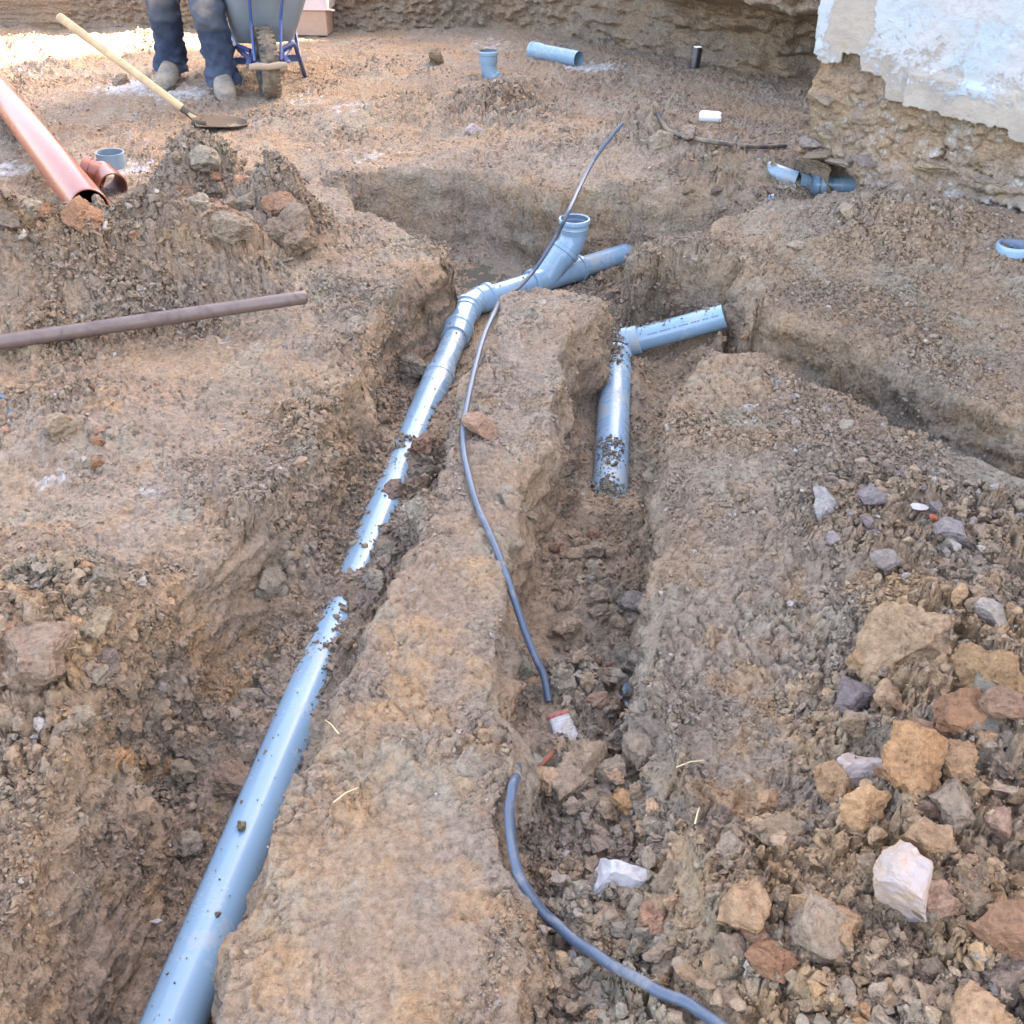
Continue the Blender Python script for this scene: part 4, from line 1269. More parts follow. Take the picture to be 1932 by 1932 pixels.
BIG = [rock_mesh('soil_clod', 340 + k, 5, 12, .19, 1.0, M_CLOD) for k in range(5)] + [rock_mesh('stone', 440 + k, 4, 11, .10, .9, M_CLOD) for k in range(4)]
QUARTZ = plain('quartz', (0.37, 0.30, 0.285), 0.6, 0.4, dirt=.9, dirtcol=(0.36, 0.24, 0.16), dscale=1.6, thresh=.50, bump=.8, bscale=7, tint=.15)
QUARTZ_W = plain('white_quartz', (0.41, 0.37, 0.37), 0.6, 0.4, dirt=.7, dirtcol=(0.42, 0.33, 0.27), dscale=1.7, thresh=.55, bump=.8, bscale=7, tint=.1)


def place_rock(name, me, p, size, rgb, label, cat, group=None, rot=None, scale=None, sink=.25, mat=None, rr=random):
    o = bpy.data.objects.new(name, me)
    COL.objects.link(o)
    sc = scale or (1, 1, 1)
    o.scale = tuple(size * .5 * q for q in sc)
    o.rotation_euler = rot if rot is not None else (rr.uniform(-.5, .5), rr.uniform(-.5, .5), rr.uniform(0, 6.28))
    o.location = (p[0], p[1], p[2] + size * .5 * sc[2] * (.62 - sink * 1.6))
    o['soil'] = [float(q) for q in rgb] + [1.0]
    if mat:
        o.material_slots[0].link = 'OBJECT'; o.material_slots[0].material = mat
    return tag(o, label, cat, group)


def px_size(p, npx):
    return npx / FPX * depth_at(p)


# single stones and clods that can be told apart: x, y, width px, squash, colour, kind
T, O, G_, DK, MV = (0.285, 0.20, 0.138), (0.385, 0.225, 0.125), (0.265, 0.212, 0.160), (0.165, 0.125, 0.095), (0.25, 0.195, 0.185)
RED = (0.30, 0.165, 0.105)
NOTED = [
    (905, 803, 78, .62, RED, 'stone', 1, 'tan rock lying on top of the cable on the ridge crest'),
    (1160, 1632, 118, 1.1, None, 'stone', 2, 'white angular stone among the clods beside the thick cable'),
    (1233, 1712, 104, .85, (0.38, 0.19, 0.11), 'soil_clod', 0, 'reddish orange clod just below the white angular stone'),
    (1000, 1430, 54, .8, (0.27, 0.255, 0.20), 'stone', 4, 'grey green stone touching the end of the thick cable'),
    (975, 1254, 66, .5, (0.25, 0.235, 0.175), 'stone', 5, 'flat greenish slab leaning on the ridge beside the thin cable'),
    (1188, 1250, 82, .95, (0.24, 0.19, 0.14), 'soil_clod', 1, 'large brown clod bridging the hole where the buried pipe shows'),
    (772, 692, 88, .6, (0.20, 0.165, 0.13), 'soil_clod', 2, 'dark broad clod leaning on the pipe beside its narrow reducer'),
    (792, 838, 66, .7, RED, 'soil_clod', 3, 'reddish clod leaning on the right of the pipe opposite the rock on the cable'),
    (742, 925, 52, .8, (0.26, 0.175, 0.135), 'soil_clod', 4, 'purple brown clod on the ridge flank below the reddish clod'),
    (515, 1092, 62, .9, (0.25, 0.20, 0.155), 'soil_clod', 5, 'blocky pale clod standing at the foot of the trench wall'),
    (356, 1452, 66, .85, (0.26, 0.21, 0.15), 'soil_clod', 6, 'rounded grey brown clod in the near trench away from the pipe'),
    (437, 1474, 98, .55, (0.26, 0.17, 0.12), 'soil_clod', 7, 'long reddish slab of soil leaning on the near pipe'),
    (352, 1583, 72, .75, (0.23, 0.185, 0.145), 'soil_clod', 8, 'angular brown clod at the bottom of the near trench'),
    (1690, 1190, 140, 1.2, (0.36, 0.215, 0.118), 'soil_clod', 9, 'big ochre block of clay with a flat broken face'),
    (1706, 1410, 150, 1.05, (0.36, 0.205, 0.115), 'soil_clod', 10, 'big reddish brown block beneath the mauve slab'),
    (1628, 1446, 112, .55, None, 'stone', 7, 'pinkish white shard tucked under the reddish brown block'),
    (1700, 1625, 150, .95, None, 'stone', 5, 'large rock streaked with white quartz near the picture corner'),
    (1622, 1306, 104, .45, (0.185, 0.14, 0.135), 'stone', 3, 'dark mauve slab resting on the reddish brown block'),
    (1856, 1255, 112, 1.0, (0.35, 0.215, 0.125), 'soil_clod', 11, 'crumbly ochre lump beside the big ochre block'),
    (1850, 1320, 120, .6, (0.20, 0.175, 0.14), 'soil_clod', 0, 'dull grey clod below the crumbly ochre lump'),
    (1902, 1790, 150, .95, (0.27, 0.195, 0.155), 'soil_clod', 3, 'large smooth brown clod at the lower corner of the picture'),
    (1790, 1430, 110, .75, (0.38, 0.22, 0.12), 'soil_clod', 4, 'orange clod beside the big reddish brown block'),
    (1557, 955, 74, .42, (0.29, 0.255, 0.235), 'stone', 0, 'flat grey stone on the edge of the mauve gravel'),
    (1674, 1052, 60, .8, (0.31, 0.24, 0.21), 'stone', 6, 'rounded pinkish stone in the middle of the mauve gravel'),
    (1788, 1013, 86, .45, (0.26, 0.215, 0.205), 'stone', 9, 'flat mauve stone at the far side of the gravel'),
    (1866, 1160, 84, .45, (0.40, 0.33, 0.28), 'stone', 1, 'pale wedge shaped stone above the crumbly ochre lump'),
    (1640, 930, 70, .7, (0.21, 0.165, 0.16), 'stone', 2, 'dark mauve pointed stone topping the gravel'),
    (1590, 800, 34, .8, (0.36, 0.29, 0.22), 'stone', 4, 'small pale block on the bank edge of the diagonal trench'),
    (890, 244, 36, .6, (0.42, 0.33, 0.31), 'stone', 5, 'pinkish pebble on the near side of the low heap'),
    (1503, 462, 38, .75, (0.36, 0.27, 0.20), 'stone', 6, 'single tan stone on the trampled ground below the house corner'),
    (545, 412, 104, .95, (0.27, 0.195, 0.145), 'soil_clod', 6, 'biggest rounded lump at the end of the spoil heap'),
    (430, 428, 84, .7, (0.26, 0.20, 0.15), 'soil_clod', 7, 'squarish lump beside the biggest lump on the spoil heap'),
    (380, 300, 70, .8, (0.28, 0.225, 0.165), 'soil_clod', 8, 'pale lump crowning the peak of the spoil heap'),
    (62, 1222, 150, .6, (0.30, 0.205, 0.15), 'soil_clod', 9, 'broad reddish lump on the crumbled bank at the picture edge'),
    (172, 1170, 78, .6, (0.28, 0.225, 0.16), 'soil_clod', 10, 'cracked pale lump behind the broad reddish lump'),
    (185, 1250, 82, .55, (0.22, 0.165, 0.14), 'soil_clod', 11, 'dark clod beside the broad reddish lump'),
    (115, 805, 62, .85, (0.26, 0.19, 0.125), 'soil_clod', 2, 'upright brown lump on the trampled ground below the pole'),
    (1200, 1128, 56, .65, (0.29, 0.235, 0.195), 'soil_clod', 5, 'pale topped clod in the middle trench near the bank'),
    (1330, 590, 46, .9, (0.28, 0.21, 0.165), 'stone', 7, 'upright tan stone on the slope above the pipe stub'),
    (1600, 395, 44, .7, (0.33, 0.25, 0.18), 'stone', 8, 'buff stone lying at the foot of the rubble wall'),
    (1240, 262, 50, .8, (0.30, 0.23, 0.17), 'stone', 9, 'brown stone beside the start of the black cable'),
    (1300, 250, 56, .6, (0.24, 0.18, 0.15), 'soil_clod', 1, 'dark clod in the crook of the black cable'),
    (820, 108, 38, .8, (0.26, 0.195, 0.135), 'soil_clod', 3, 'lone lump at the far side of the low heap'),
    (228, 152, 30, .8, (0.24, 0.18, 0.13), 'soil_clod', 4, 'lone clod on bare ground behind the shovel handle'),
]


def noted():
    rr = random.Random(3)
    for x, y, wpx, sq, rgb, name, var, label in NOTED:
        p = hit(x, y + wpx * sq * .30)
        sz = px_size(p, wpx) * 1.18
        mt = None
        if rgb is None:
            mt = QUARTZ_W if 'white angular' in label else QUARTZ
            rgb = T
        me = (STONES if name == 'stone' else CLODS)[var % 10]
        if wpx > 72: me = BIG[var % 5] if name == 'soil_clod' else BIG[5 + var % 4]
        rot = (rr.uniform(-.35, .35), rr.uniform(-.35, .35), rr.uniform(-.4, .4))
        place_rock(name, me, p, sz, rgb, label, 'stone' if name == 'stone' else 'clod', rot=rot, scale=(1, 1, max(.8, sq * 1.25)), mat=mt, sink=.34 if wpx > 100 else .22)
    # clods sitting on or in pipes
    q = A_NEAR + A_DIR * np.dot(P(457, 1557, -.21) - A_NEAR, A_DIR) + np.array([0, 0, RN - .004])
    q = P(457, 1560, -.205)
    place_rock('soil_clod', CLODS[1], q, .034, (0.22, 0.18, 0.12), 'small clod sitting on top of the near drain pipe', 'clod', scale=(1, 1, .9), sink=.1)
    for (x, y, s, lab, k) in ((168, 398, .075, 'tan shard of clay stuck upright in the mouth of the sewer pipe', 2), (160, 418, .075, 'tan flake of clay below the mouth of the sewer pipe', 5), (188, 392, .08, 'brown clay lump wedged in the mouth of the sewer pipe', 7), (197, 418, .055, 'small clay lump right under the rim of the sewer pipe', 8)):
        q = P(x, y, .20 if y < 405 else .15)
        place_rock('soil_clod', CLODS[k], q, s, (0.30, 0.225, 0.165), lab, 'clod', scale=(1, .8, 1.15), sink=.3)


house()
noted()

INV = np.where(inview)[0]
IX, IY = GV[INV, 0], GV[INV, 1]
ZONES = [  # name, group, spots (x, y, z, radius m, where it lies), count, sizes m, colours
    ('soil_clod', 'clods on the spoil heap', [(250, 450, .15, .35, 'on the middle of the spoil heap behind the pole'), (60, 450, .2, .35, 'on the spoil heap under the sewer pipe'), (470, 450, .1, .22, 'on the end of the spoil heap near the pole tip'), (390, 320, .2, .18, 'on the peak of the spoil heap')], 78, (.05, .16), 'tngd'),
    ('soil_clod', 'clods below the pole', [(110, 790, .03, .2, 'on the rough ground below the thick end of the pole'), (300, 770, 0, .2, 'on the trampled ground below the middle of the pole'), (250, 840, 0, .22, 'on the trampled bank beside the pale mud patch')], 22, (.02, .055), 'tgr'),
    ('soil_clod', 'clods on the crumbled bank', [(120, 1250, 0, .16, 'around the broad reddish lump on the crumbled bank'), (60, 1420, -.1, .2, 'on the crumbled face below the broad reddish lump'), (240, 1270, -.08, .12, 'on the crumbled bank above the near pipe')], 52, (.03, .09), 'ttog'),
    ('soil_clod', 'clods in the long trench', [(600, 940, -.15, .12, 'at the wall foot beside the thin strip of pipe'), (555, 1070, -.15, .12, 'at the wall foot near the blocky pale clod'), (640, 1180, -.2, .1, 'in the fill where the long pipe is buried'), (700, 1090, -.2, .1, 'in the fill between the pipe strip and the ridge'), (500, 1300, -.24, .12, 'on the fill above the near pipe'), (330, 1560, -.3, .1, 'on the floor of the near trench'), (700, 780, -.22, .1, 'in the trench corner below the dark broad clod'), (765, 900, -.2, .08, 'against the ridge below the reddish clod')], 70, (.025, .075), 'tgdt'),
    ('soil_clod', 'clods in the middle trench', [(1080, 1030, -.19, .11, 'in the middle trench just below the short pipe'), (1120, 1170, -.17, .11, 'half way down the middle trench'), (1120, 1290, -.16, .10, 'in the middle trench just above the glove')], 95, (.025, .085), 'tgtn'),
    ('soil_clod', 'clods round the thick cable', [(1110, 1470, -.12, .12, 'in the trench mouth just below the glove'), (1170, 1560, -.12, .10, 'in the trench mouth above the white stone'), (1120, 1820, -.07, .16, 'in the trench mouth beside the thick cable'), (1180, 1720, -.08, .1, 'in the trench mouth below the white stone')], 76, (.028, .10), 'togt'),
    ('stone', 'mauve gravel stones', [(1700, 980, .03, .18, 'at the far edge of the mauve gravel heap'), (1830, 1020, .05, .2, 'in the middle of the mauve gravel heap'), (1890, 1110, .07, .15, 'in the mauve gravel at the picture edge'), (1600, 1020, 0, .12, 'at the thin end of the mauve gravel')], 52, (.018, .055), 'mmpg'),
    ('soil_clod', 'clods in the clay spoil', [(1800, 1380, .08, .16, 'beside the big reddish block in the clay spoil'), (1870, 1540, .1, .2, 'in the clay spoil beyond the quartz streaked rock'), (1640, 1720, .03, .18, 'in the clay spoil below the quartz streaked rock'), (1490, 1860, 0, .2, 'in the clay spoil above the end of the thick cable'), (1790, 1830, .1, .2, 'in the clay spoil at the lower corner'), (1560, 1520, .02, .13, 'in the clay spoil beside the pinkish white shard')], 72, (.04, .14), 'otor'),
    ('stone', 'stones in the low heap', [(985, 185, .08, .22, 'on top of the low heap before the upright elbow'), (800, 190, .05, .28, 'on the flat end of the low heap'), (1010, 245, .04, .25, 'on the near slope of the low heap')], 36, (.03, .085), 'tgt'),
    ('stone', 'lumps by the house corner', [(1240, 280, .08, .18, 'by the start of the black cable'), (1340, 330, .06, .2, 'on the slope below the black cable'), (1250, 420, -.05, .2, 'on the slope behind the upright branch'), (1400, 370, -.08, .2, 'in the shallow trench leading to the house'), (1160, 420, 0, .14, 'on the pit edge beside the upright branch')], 42, (.025, .08), 'tgd'),
]
HUES = {'t': (T, 'brown'), 'n': (RED, 'reddish'), 'r': (RED, 'reddish'), 'g': (G_, 'greyish'), 'd': (DK, 'dark'), 'o': (O, 'orange'), 'm': (MV, 'mauve'), 'p': ((0.30, .25, .235), 'pale')}


MORE_CLODS = []


def zone_rocks():
    rr = random.Random(11)
    specs = []
    CL = np.array(CABLE_LINE)
    for name, group, spots, cnt, (s0, s1), cols in ZONES:
        got = 0
        pools = []
        for x, y, z, r, _w in spots:
            c = P(x, y, z)
            pools.append(INV[np.hypot(IX - c[0], IY - c[1]) < r])
        while got < cnt:
            pl = pools[got % len(pools)]
            where = spots[got % len(pools)][4]
            p = GV[pl[rr.randrange(len(pl))]]
            bad = False                                  # keep off the pipes
            for a, b, rad in ((A_START, A_ELB, RN), (D_LOW, D_ELB, RN), (C_PTS[0], C_PTS[3], RF)):
                d = b - a; t = np.clip(np.dot(p - a, d) / np.dot(d, d), 0, 1)
                if np.linalg.norm((p - a - d * t)[:2]) < rad + .024: bad = True
            if bad: continue
            u = rr.random() ** 1.7
            s = s0 * (s1 / s0) ** u
            if np.min(np.hypot(CL[:, 0] - p[0], CL[:, 1] - p[1])) < s * .5 + .014: continue
            col, hue = HUES[cols[rr.randrange(len(cols))]]
            size = 'tiny' if u < .06 else 'small' if u < .25 else 'middling' if u < .6 else 'large'
            k = rr.randrange(10)
            f = rr.uniform(.92, 1.12)
            sy, sz = rr.uniform(.8, 1.1), rr.uniform(.7, 1.1)
            form = 'flat ' if sz < .78 else 'upright ' if sz > 1.03 else ''
            noun = 'clod' if name == 'soil_clod' else 'stone'
            me = (STONES if name == 'stone' else CLODS)[k]
            specs.append((s / depth_at(p), name, me, p, s, tuple(q * f for q in col), f'{size} {form}{hue} {noun} {where}', noun, group, (1, sy, sz), rr.uniform(.15, .32)))
            got += 1
    specs.sort(key=lambda q: -q[0])
    left = {'soil_clod': 252, 'stone': 200}
    for _a, name, me, p, s, col, label, noun, group, sc, sink in specs:
        left[name] -= 1
        if left[name] >= 0:
            place_rock(name, me, p, s, col, label, noun, group, scale=sc, sink=sink, rr=rr)
        else:                                            # too many to tell apart: they join the loose crumbs
            MORE_CLODS.append((p + np.array([0, 0, s * .12]), s * .5, col))


zone_rocks()


def crumbs():
    """the countless loose crumbs: one object, its pieces scattered by geometry nodes"""
    nC = 260000
    rg = np.random.default_rng(21)
    wgt = (0.02 + np.clip(rg_[INV] - .15, 0, 1) ** 1.1) * np.where(steep[INV] > .5, .6, 1.0)
    near_edge = np.clip(8.5 - GV[INV, 1], 0, 1)
    patch = sstep((fbm(IX * 3.5, IY * 3.5, seed=301) + .1) / .4) * .9 + .12
    wgt = wgt * near_edge * patch * np.clip(1.15 - (IY - 2.0) / 3.6, .22, 1)
    idx = rg.choice(INV, nC, p=wgt / wgt.sum())
    p = GV[idx] + rg.normal(size=(nC, 3)) * np.array([.003, .003, 0]) * np.maximum(GV[idx, 1:2], 1)
    dist = np.maximum(GV[idx, 1], .7)
    smin = .00075 * (dist + .8)
    s = smin * (1 - rg.random(nC)) ** (-1 / 1.7)
    s = np.minimum(s, (.002 + .022 * np.clip(rg_[idx], 0, 1)) * rg.uniform(.5, 1, nC))
    p[:, 2] += s * .12
    CL = np.array(CABLE_LINE)[:, :2]
    for q in CL: p[(np.abs(p[:, 0] - q[0]) < .014) & (np.abs(p[:, 1] - q[1]) < .014), 2] -= .012
    cols = GRGB[idx] * rg.uniform(.92, 1.12, (nC, 1))
    pale = rg.random(nC) < .02
    cols[pale] = np.array([.42, .36, .31]) * rg.uniform(.8, 1.2, (pale.sum(), 1))
    # crumbs and mud lying on the pipes
    P2, S2 = [], []
    for a, b, rad, n, spots in ((A_START, A_ELB, RN, 120, None), (D_LOW, D_ELB, RN, 1500, None), (D_ELB, E_END, RF, 160, None), (A_ELB, B_END, RF, 60, None)):
        d = b - a; ln = np.linalg.norm(d); d = d / ln
        side = np.cross(d, [0, 0, 1.0]); side /= np.linalg.norm(side); up = np.cross(side, d)
        if rad == RN and n == 120:
            t = rg.uniform(.25, ln - .3, n)
        elif n == 1500:
            t = np.r_[rg.normal(.03, .035, 420), rg.normal(.22, .035, 250), rg.normal(.30, .02, 110), rg.normal(ln - .17, .04, 330), rg.normal(ln - .01, .035, 390)]
            t = np.clip(t, -.1, ln + .05)
        else:
            t = np.r_[rg.normal(.05, .03, n // 2), rg.uniform(.05, ln, n - n // 2)]
        an = rg.normal(math.pi / 2 + .15, .42, len(t))
        q = a + np.outer(t, d) + rad * 1.03 * (np.outer(np.cos(an), side) + np.outer(np.sin(an), up))
        P2.append(q)
        sm = (.0013 if n == 120 else .0018) * (1 - rg.random(len(t))) ** (-1 / 2.0)
        S2.append(np.minimum(sm, .009))
    for a, b, rad, n, t0, t1 in ((A_START, A_ELB, RN, 2600, .5, .1), (D_LOW, D_ELB, RN, 700, -.05, .0)):
        d = b - a; ln = np.linalg.norm(d); d = d / ln
        side = np.cross(d, [0, 0, 1.0]); side /= np.linalg.norm(side)
        q = a + np.outer(rg.uniform(t0, ln - t1, n), d) + np.outer(rg.uniform(-1, 1, n) * rad * 1.1, side)
        hz = H(q[:, 0], q[:, 1])
        tt = np.clip(np.abs((q - a) @ side) / rad, 0, .999)
        pz = q[:, 2] + rad * np.sqrt(1 - tt ** 2)
        ok = np.abs(hz - pz) < .012
        q[:, 2] = np.maximum(hz, pz)
        P2.append(q[ok]); S2.append(np.minimum(.0025 * (1 - rg.random(ok.sum())) ** (-1 / 1.9), .013))
    P2 = np.concatenate(P2); S2 = np.concatenate(S2)
    C2 = np.array([.25, .20, .145]) * rg.uniform(.7, 1.25, (len(P2), 1))
    p = np.concatenate([p, P2] + [np.array([q[0] for q in MORE_CLODS])]); s = np.r_[s, S2, [q[1] for q in MORE_CLODS]]; cols = np.concatenate([cols, C2, np.array([q[2] for q in MORE_CLODS])])
    n = len(p)
    me = bpy.data.meshes.new('soil_crumbs')
    me.vertices.add(n)
    me.vertices.foreach_set('co', p.astype(np.float32).ravel())
    a = me.attributes.new('size', 'FLOAT', 'POINT'); a.data.foreach_set('value', s.astype(np.float32))
    a = me.attributes.new('turn', 'FLOAT_VECTOR', 'POINT'); a.data.foreach_set('vector', rg.uniform(0, 6.28, (n, 3)).astype(np.float32).ravel())
    a = me.attributes.new('pick', 'INT', 'POINT'); a.data.foreach_set('value', rg.integers(0, 6, n).astype(np.int32))
    attr_color(me, 'soil', np.c_[cols, np.ones(n)])
    o = link('soil_crumbs', me, None, smooth=False)
    tag(o, 'loose crumbs of soil strewn over ground, fill and pipes', kind='stuff')
    ng = bpy.data.node_groups.new('scatter_crumbs', 'GeometryNodeTree')
    ng.interface.new_socket('Geometry', in_out='INPUT', socket_type='NodeSocketGeometry')
    ng.interface.new_socket('Geometry', in_out='OUTPUT', socket_type='NodeSocketGeometry')
    gi = ng.nodes.new('NodeGroupInput'); go = ng.nodes.new('NodeGroupOutput')
    join = ng.nodes.new('GeometryNodeJoinGeometry')
    g2i = ng.nodes.new('GeometryNodeGeometryToInstance')
    for k in range(6):
        rm = rock_mesh('crumb', 500 + k, 2, 8, .34 if k % 2 else .20, 1.0, M_CRUMB, .2)
        ro = bpy.data.objects.new('crumb', rm)
        oi = ng.nodes.new('GeometryNodeObjectInfo'); oi.inputs['Object'].default_value = ro
        ng.links.new(oi.outputs['Geometry'], g2i.inputs[0])
    iop = ng.nodes.new('GeometryNodeInstanceOnPoints')
    iop.inputs['Pick Instance'].default_value = True

    def named(nm, ty):
        x = ng.nodes.new('GeometryNodeInputNamedAttribute'); x.data_type = ty; x.inputs['Name'].default_value = nm
        return x.outputs['Attribute']
    ng.links.new(gi.outputs[0], iop.inputs['Points'])
    ng.links.new(g2i.outputs[0], iop.inputs['Instance'])
    ng.links.new(named('pick', 'INT'), iop.inputs['Instance Index'])
    e2r = ng.nodes.new('FunctionNodeEulerToRotation')
    ng.links.new(named('turn', 'FLOAT_VECTOR'), e2r.inputs[0])
    ng.links.new(e2r.outputs[0], iop.inputs['Rotation'])
    ng.links.new(named('size', 'FLOAT'), iop.inputs['Scale'])
    ng.links.new(iop.outputs[0], go.inputs[0])
    md = o.modifiers.new('scatter', 'NODES'); md.node_group = ng


crumbs()

# ------------------------------------------------------------------ tools, worker, rubbish
WOOD = plain('ash_handle', (0.50, 0.36, 0.21), 0.55, 0.4, dirt=.6, dirtcol=(0.30, 0.22, 0.15), dscale=6, thresh=.5, bump=.2, bscale=25)
STEEL_DIRTY = plain('muddy_steel', (0.085, 0.065, 0.05), 0.6, 0.5, metal=.3, dirt=.7, dirtcol=(0.13, 0.09, 0.06), dscale=12, thresh=.5)
BLUE = plain('blue_paint', (0.035, 0.07, 0.20), 0.38, 0.5, dirt=.55, dscale=9, thresh=.58)
TRAYM = plain('grey_tray', (0.20, 0.245, 0.29), 0.5, 0.4, dirt=.5, dirtcol=(0.25, 0.22, 0.18), dscale=4, thresh=.58)
TYRE = plain('muddy_tyre', (0.06, 0.055, 0.05), 0.85, 0.3, dirt=.8, dirtcol=(0.25, 0.185, 0.13), dscale=8, thresh=.50, bump=.4, bscale=40)
MUD = plain('caked_mud', (0.30, 0.225, 0.165), 0.95, 0.2, bump=.6, bscale=30)


def shovel():
    neck = P(374, 226, .045)
    d = ray(112, 32); t = 5.4
    end = np.array([d[0] * t, d[1] * t, CAM_H + d[2] * t])
    root = empty('shovel', P(380, 235, 0), 'shovel with long wooden handle, blade resting on bare ground before the worker', 'shovel')
    ax = (end - neck) / np.linalg.norm(end - neck)
    ts = np.linspace(0, 1, 14)
    m = MB(); m.sweep([neck + (end - neck) * q for q in ts] + [end + ax * .006, end + ax * .012], list(.0195 + .0045 * ts) + [.019, .008], 20, (True, True)); m.build('handle', WOOD, root)
    tip = P(466, 231, .01)
    bd = tip - P(368, 236, .02); L_ = np.linalg.norm(bd); bd /= L_
    side = np.cross([0, 0, 1.0], bd); side /= np.linalg.norm(side)
    base = P(368, 238, .035)
    rows = []
    for u in np.linspace(0, 1, 11):
        wd = .125 * (1 if u < .55 else math.sqrt(max(0, 1 - ((u - .55) / .46) ** 2)) * .96 + .03)
        row = []
        for v in np.linspace(-1, 1, 9):
            row.append(base + bd * (u * L_) + side * (v * wd) + np.array([0, 0, .028 * v * v - .018 * u + .02 * math.exp(-u * 9) * (1 - v * v)]))
        rows.append(row)
    V = np.array(rows).reshape(-1, 3)
    mb = MB(); mb.v = [tuple(p) for p in V]; mb.f = [tuple(q) for q in grid_quads(11, 9)]
    mb.build('blade', STEEL_DIRTY, root, solid=.003)
    m = MB(); m.sweep([base + bd * .06 + np.array([0, 0, .012]), base + np.array([0, 0, .018]), neck, neck + ax * .10], [.012, .020, .0225, .0222], 16, (True, True)); m.build('socket', STEEL_DIRTY, root)


shovel()


def wheelbarrow():
    o = P(504, 184, 0)
    root = empty('wheelbarrow', o, 'wheelbarrow with grey tray, blue frame and muddy front wheel beside the worker', 'wheelbarrow')
    ca, sa = math.cos(R(14)), math.sin(R(14))
    W = lambda x, y, z: np.array([o[0] + (x + .12 * z) * ca - y * sa, o[1] + (x + .12 * z) * sa + y * ca, z])
    r, hw = .200, .052
    prof = [(-hw * .62, .125), (-hw * .95, .145), (-hw, .165), (-hw * .92, .182), (-hw * .62, .194), (0, .200), (hw * .62, .194), (hw * .92, .182), (hw, .165), (hw * .95, .145), (hw * .62, .125)]
    ax = np.array([ca, sa + .10, -.03]); ax /= np.linalg.norm(ax)
    c = W(0, r * .0 + .0, r - .004)
    wroot = MB(); wroot.lathe(c, ax, prof, 60); tyre = wroot.build('wheel', TYRE, root)
    tread = MB()
    fw = np.array([ax[1], -ax[0], 0])
    for k in range(34):
        a = k / 34 * 2 * math.pi
        n = fw * math.cos(a) + np.array([0, 0, 1.0]) * math.sin(a); tg = -fw * math.sin(a) + np.array([0, 0, 1.0]) * math.cos(a)
        for sd in (-1, 1):
            M = Matrix((ax, tg * sd * .94 + ax * .0, n)).transposed()
            tread.box(c + n * .1915 + ax * sd * .034 + tg * (.009 if sd > 0 else 0), (.030, .016, .014), Matrix((tuple(ax), tuple(tg), tuple(n))).transposed())
    tread.build('tread', TYRE, tyre, smooth=False)
    m = MB(); m.lathe(c, ax, [(-.028, .02), (-.03, .125), (.03, .125), (.028, .02)], 30); m.lathe(c, ax, [(-.075, .012), (-.075, .018), (.075, .018), (.075, .012)], 16); m.build('rim', BLUE, tyre)
    # tray: sloping sides, rolled rim
    bt = [(-.17, .20, .27), (.17, .20, .27), (.20, .74, .30), (-.20, .74, .30)]
    tp = [(-.255, -.03, .66), (.255, -.03, .66), (.34, 1.02, .60), (-.34, 1.02, .60)]
    def rr(q, rad, n=5):
        out = []
        for i in range(4):
            p = np.array(q[i]); a = np.array(q[i - 1]); b = np.array(q[(i + 1) % 4])
            pa = p + (a - p) / np.linalg.norm(a - p) * rad; pb = p + (b - p) / np.linalg.norm(b - p) * rad
            for t in np.linspace(0, 1, n):
                out.append((1 - t) ** 2 * pa + 2 * t * (1 - t) * p + t * t * pb)
        return out
    rb, rt = rr(bt, .07), rr(tp, .10)
    rings = []
    cen = np.mean(rb, axis=0)
    for t in (.0, .5, .85): rings.append([W(*(cen + (p - cen) * t)) for p in rb])
    for t in np.linspace(0, 1, 8):
        rings.append([W(*((1 - t) * p + t * q + (p - cen) * np.array([1, 1, 0]) * .06 * math.sin(math.pi * t))) for p, q in zip(rb, rt)])
    lip = np.mean(rt, axis=0)
    rings.append([W(*(p + (p - lip) * np.array([.05, .03, 0]))) for p in rt])
    rings.append([W(*(p + (p - lip) * np.array([.055, .033, 0]) - np.array([0, 0, .018]))) for p in rt])
    m = MB(); m.rings(rings); m.build('tray', TRAYM, root, solid=.004)
    fr = MB()
    for sx in (-1, 1):
        fr.sweep([W(sx * .27, 1.35, .52), W(sx * .25, .95, .42), W(sx * .20, .60, .265), W(sx * .15, .20, .235), W(sx * .085, .02, .205)], .015, 12, (True, True))
        fr.sweep([W(sx * .075, -.16, .235), W(sx * .085, .02, .42), W(sx * .10, -.03, .64)], .009, 10, (True, True))
    fr.sweep([W(-.14, -.055, .585), W(.14, -.055, .585)], .013, 10, (True, True))
    fr.build('frame', BLUE, root)
    for sx in (-1, 1):
        m = MB(); m.sweep([W(sx * .09, .10, .245), W(sx * .16, .16, .265), W(sx * .185, .22, .24), W(sx * .265, .46, .012), W(sx * .27, .50, .004), W(sx * .255, .58, .03), W(sx * .205, .80, .30)], .014, 12, (True, True)); m.build('leg', BLUE, root)
        m = MB(); m.sweep([W(sx * .27, 1.33, .515), W(sx * .27, 1.48, .54)], .019, 12, (True, True)); m.build('grip', RUBBER, root)
    m = MB(); m.box(W(0, .30, .155), (.42, .012, .04), Matrix.Rotation(R(14), 3, 'Z')); m.build('strut', BLUE, root, bevel=.003)
    m = MB(); m.sweep([W(-.105, -.205, .215), W(-.06, -.212, .22), W(0, -.214, .213), W(.06, -.212, .219), W(.105, -.205, .216)], [.018, .021, .018, .020, .017], 14, (True, True)); m.build('front_bar', MUD, root)
    for sx in (-1, 1):
        m = MB(); m.box(W(sx * .10, -.06, .232), (.028, .30, .010), Matrix.Rotation(R(14) + sx * .10, 3, 'Z')); m.build('bracket', BLUE, root, bevel=.002)


wheelbarrow()


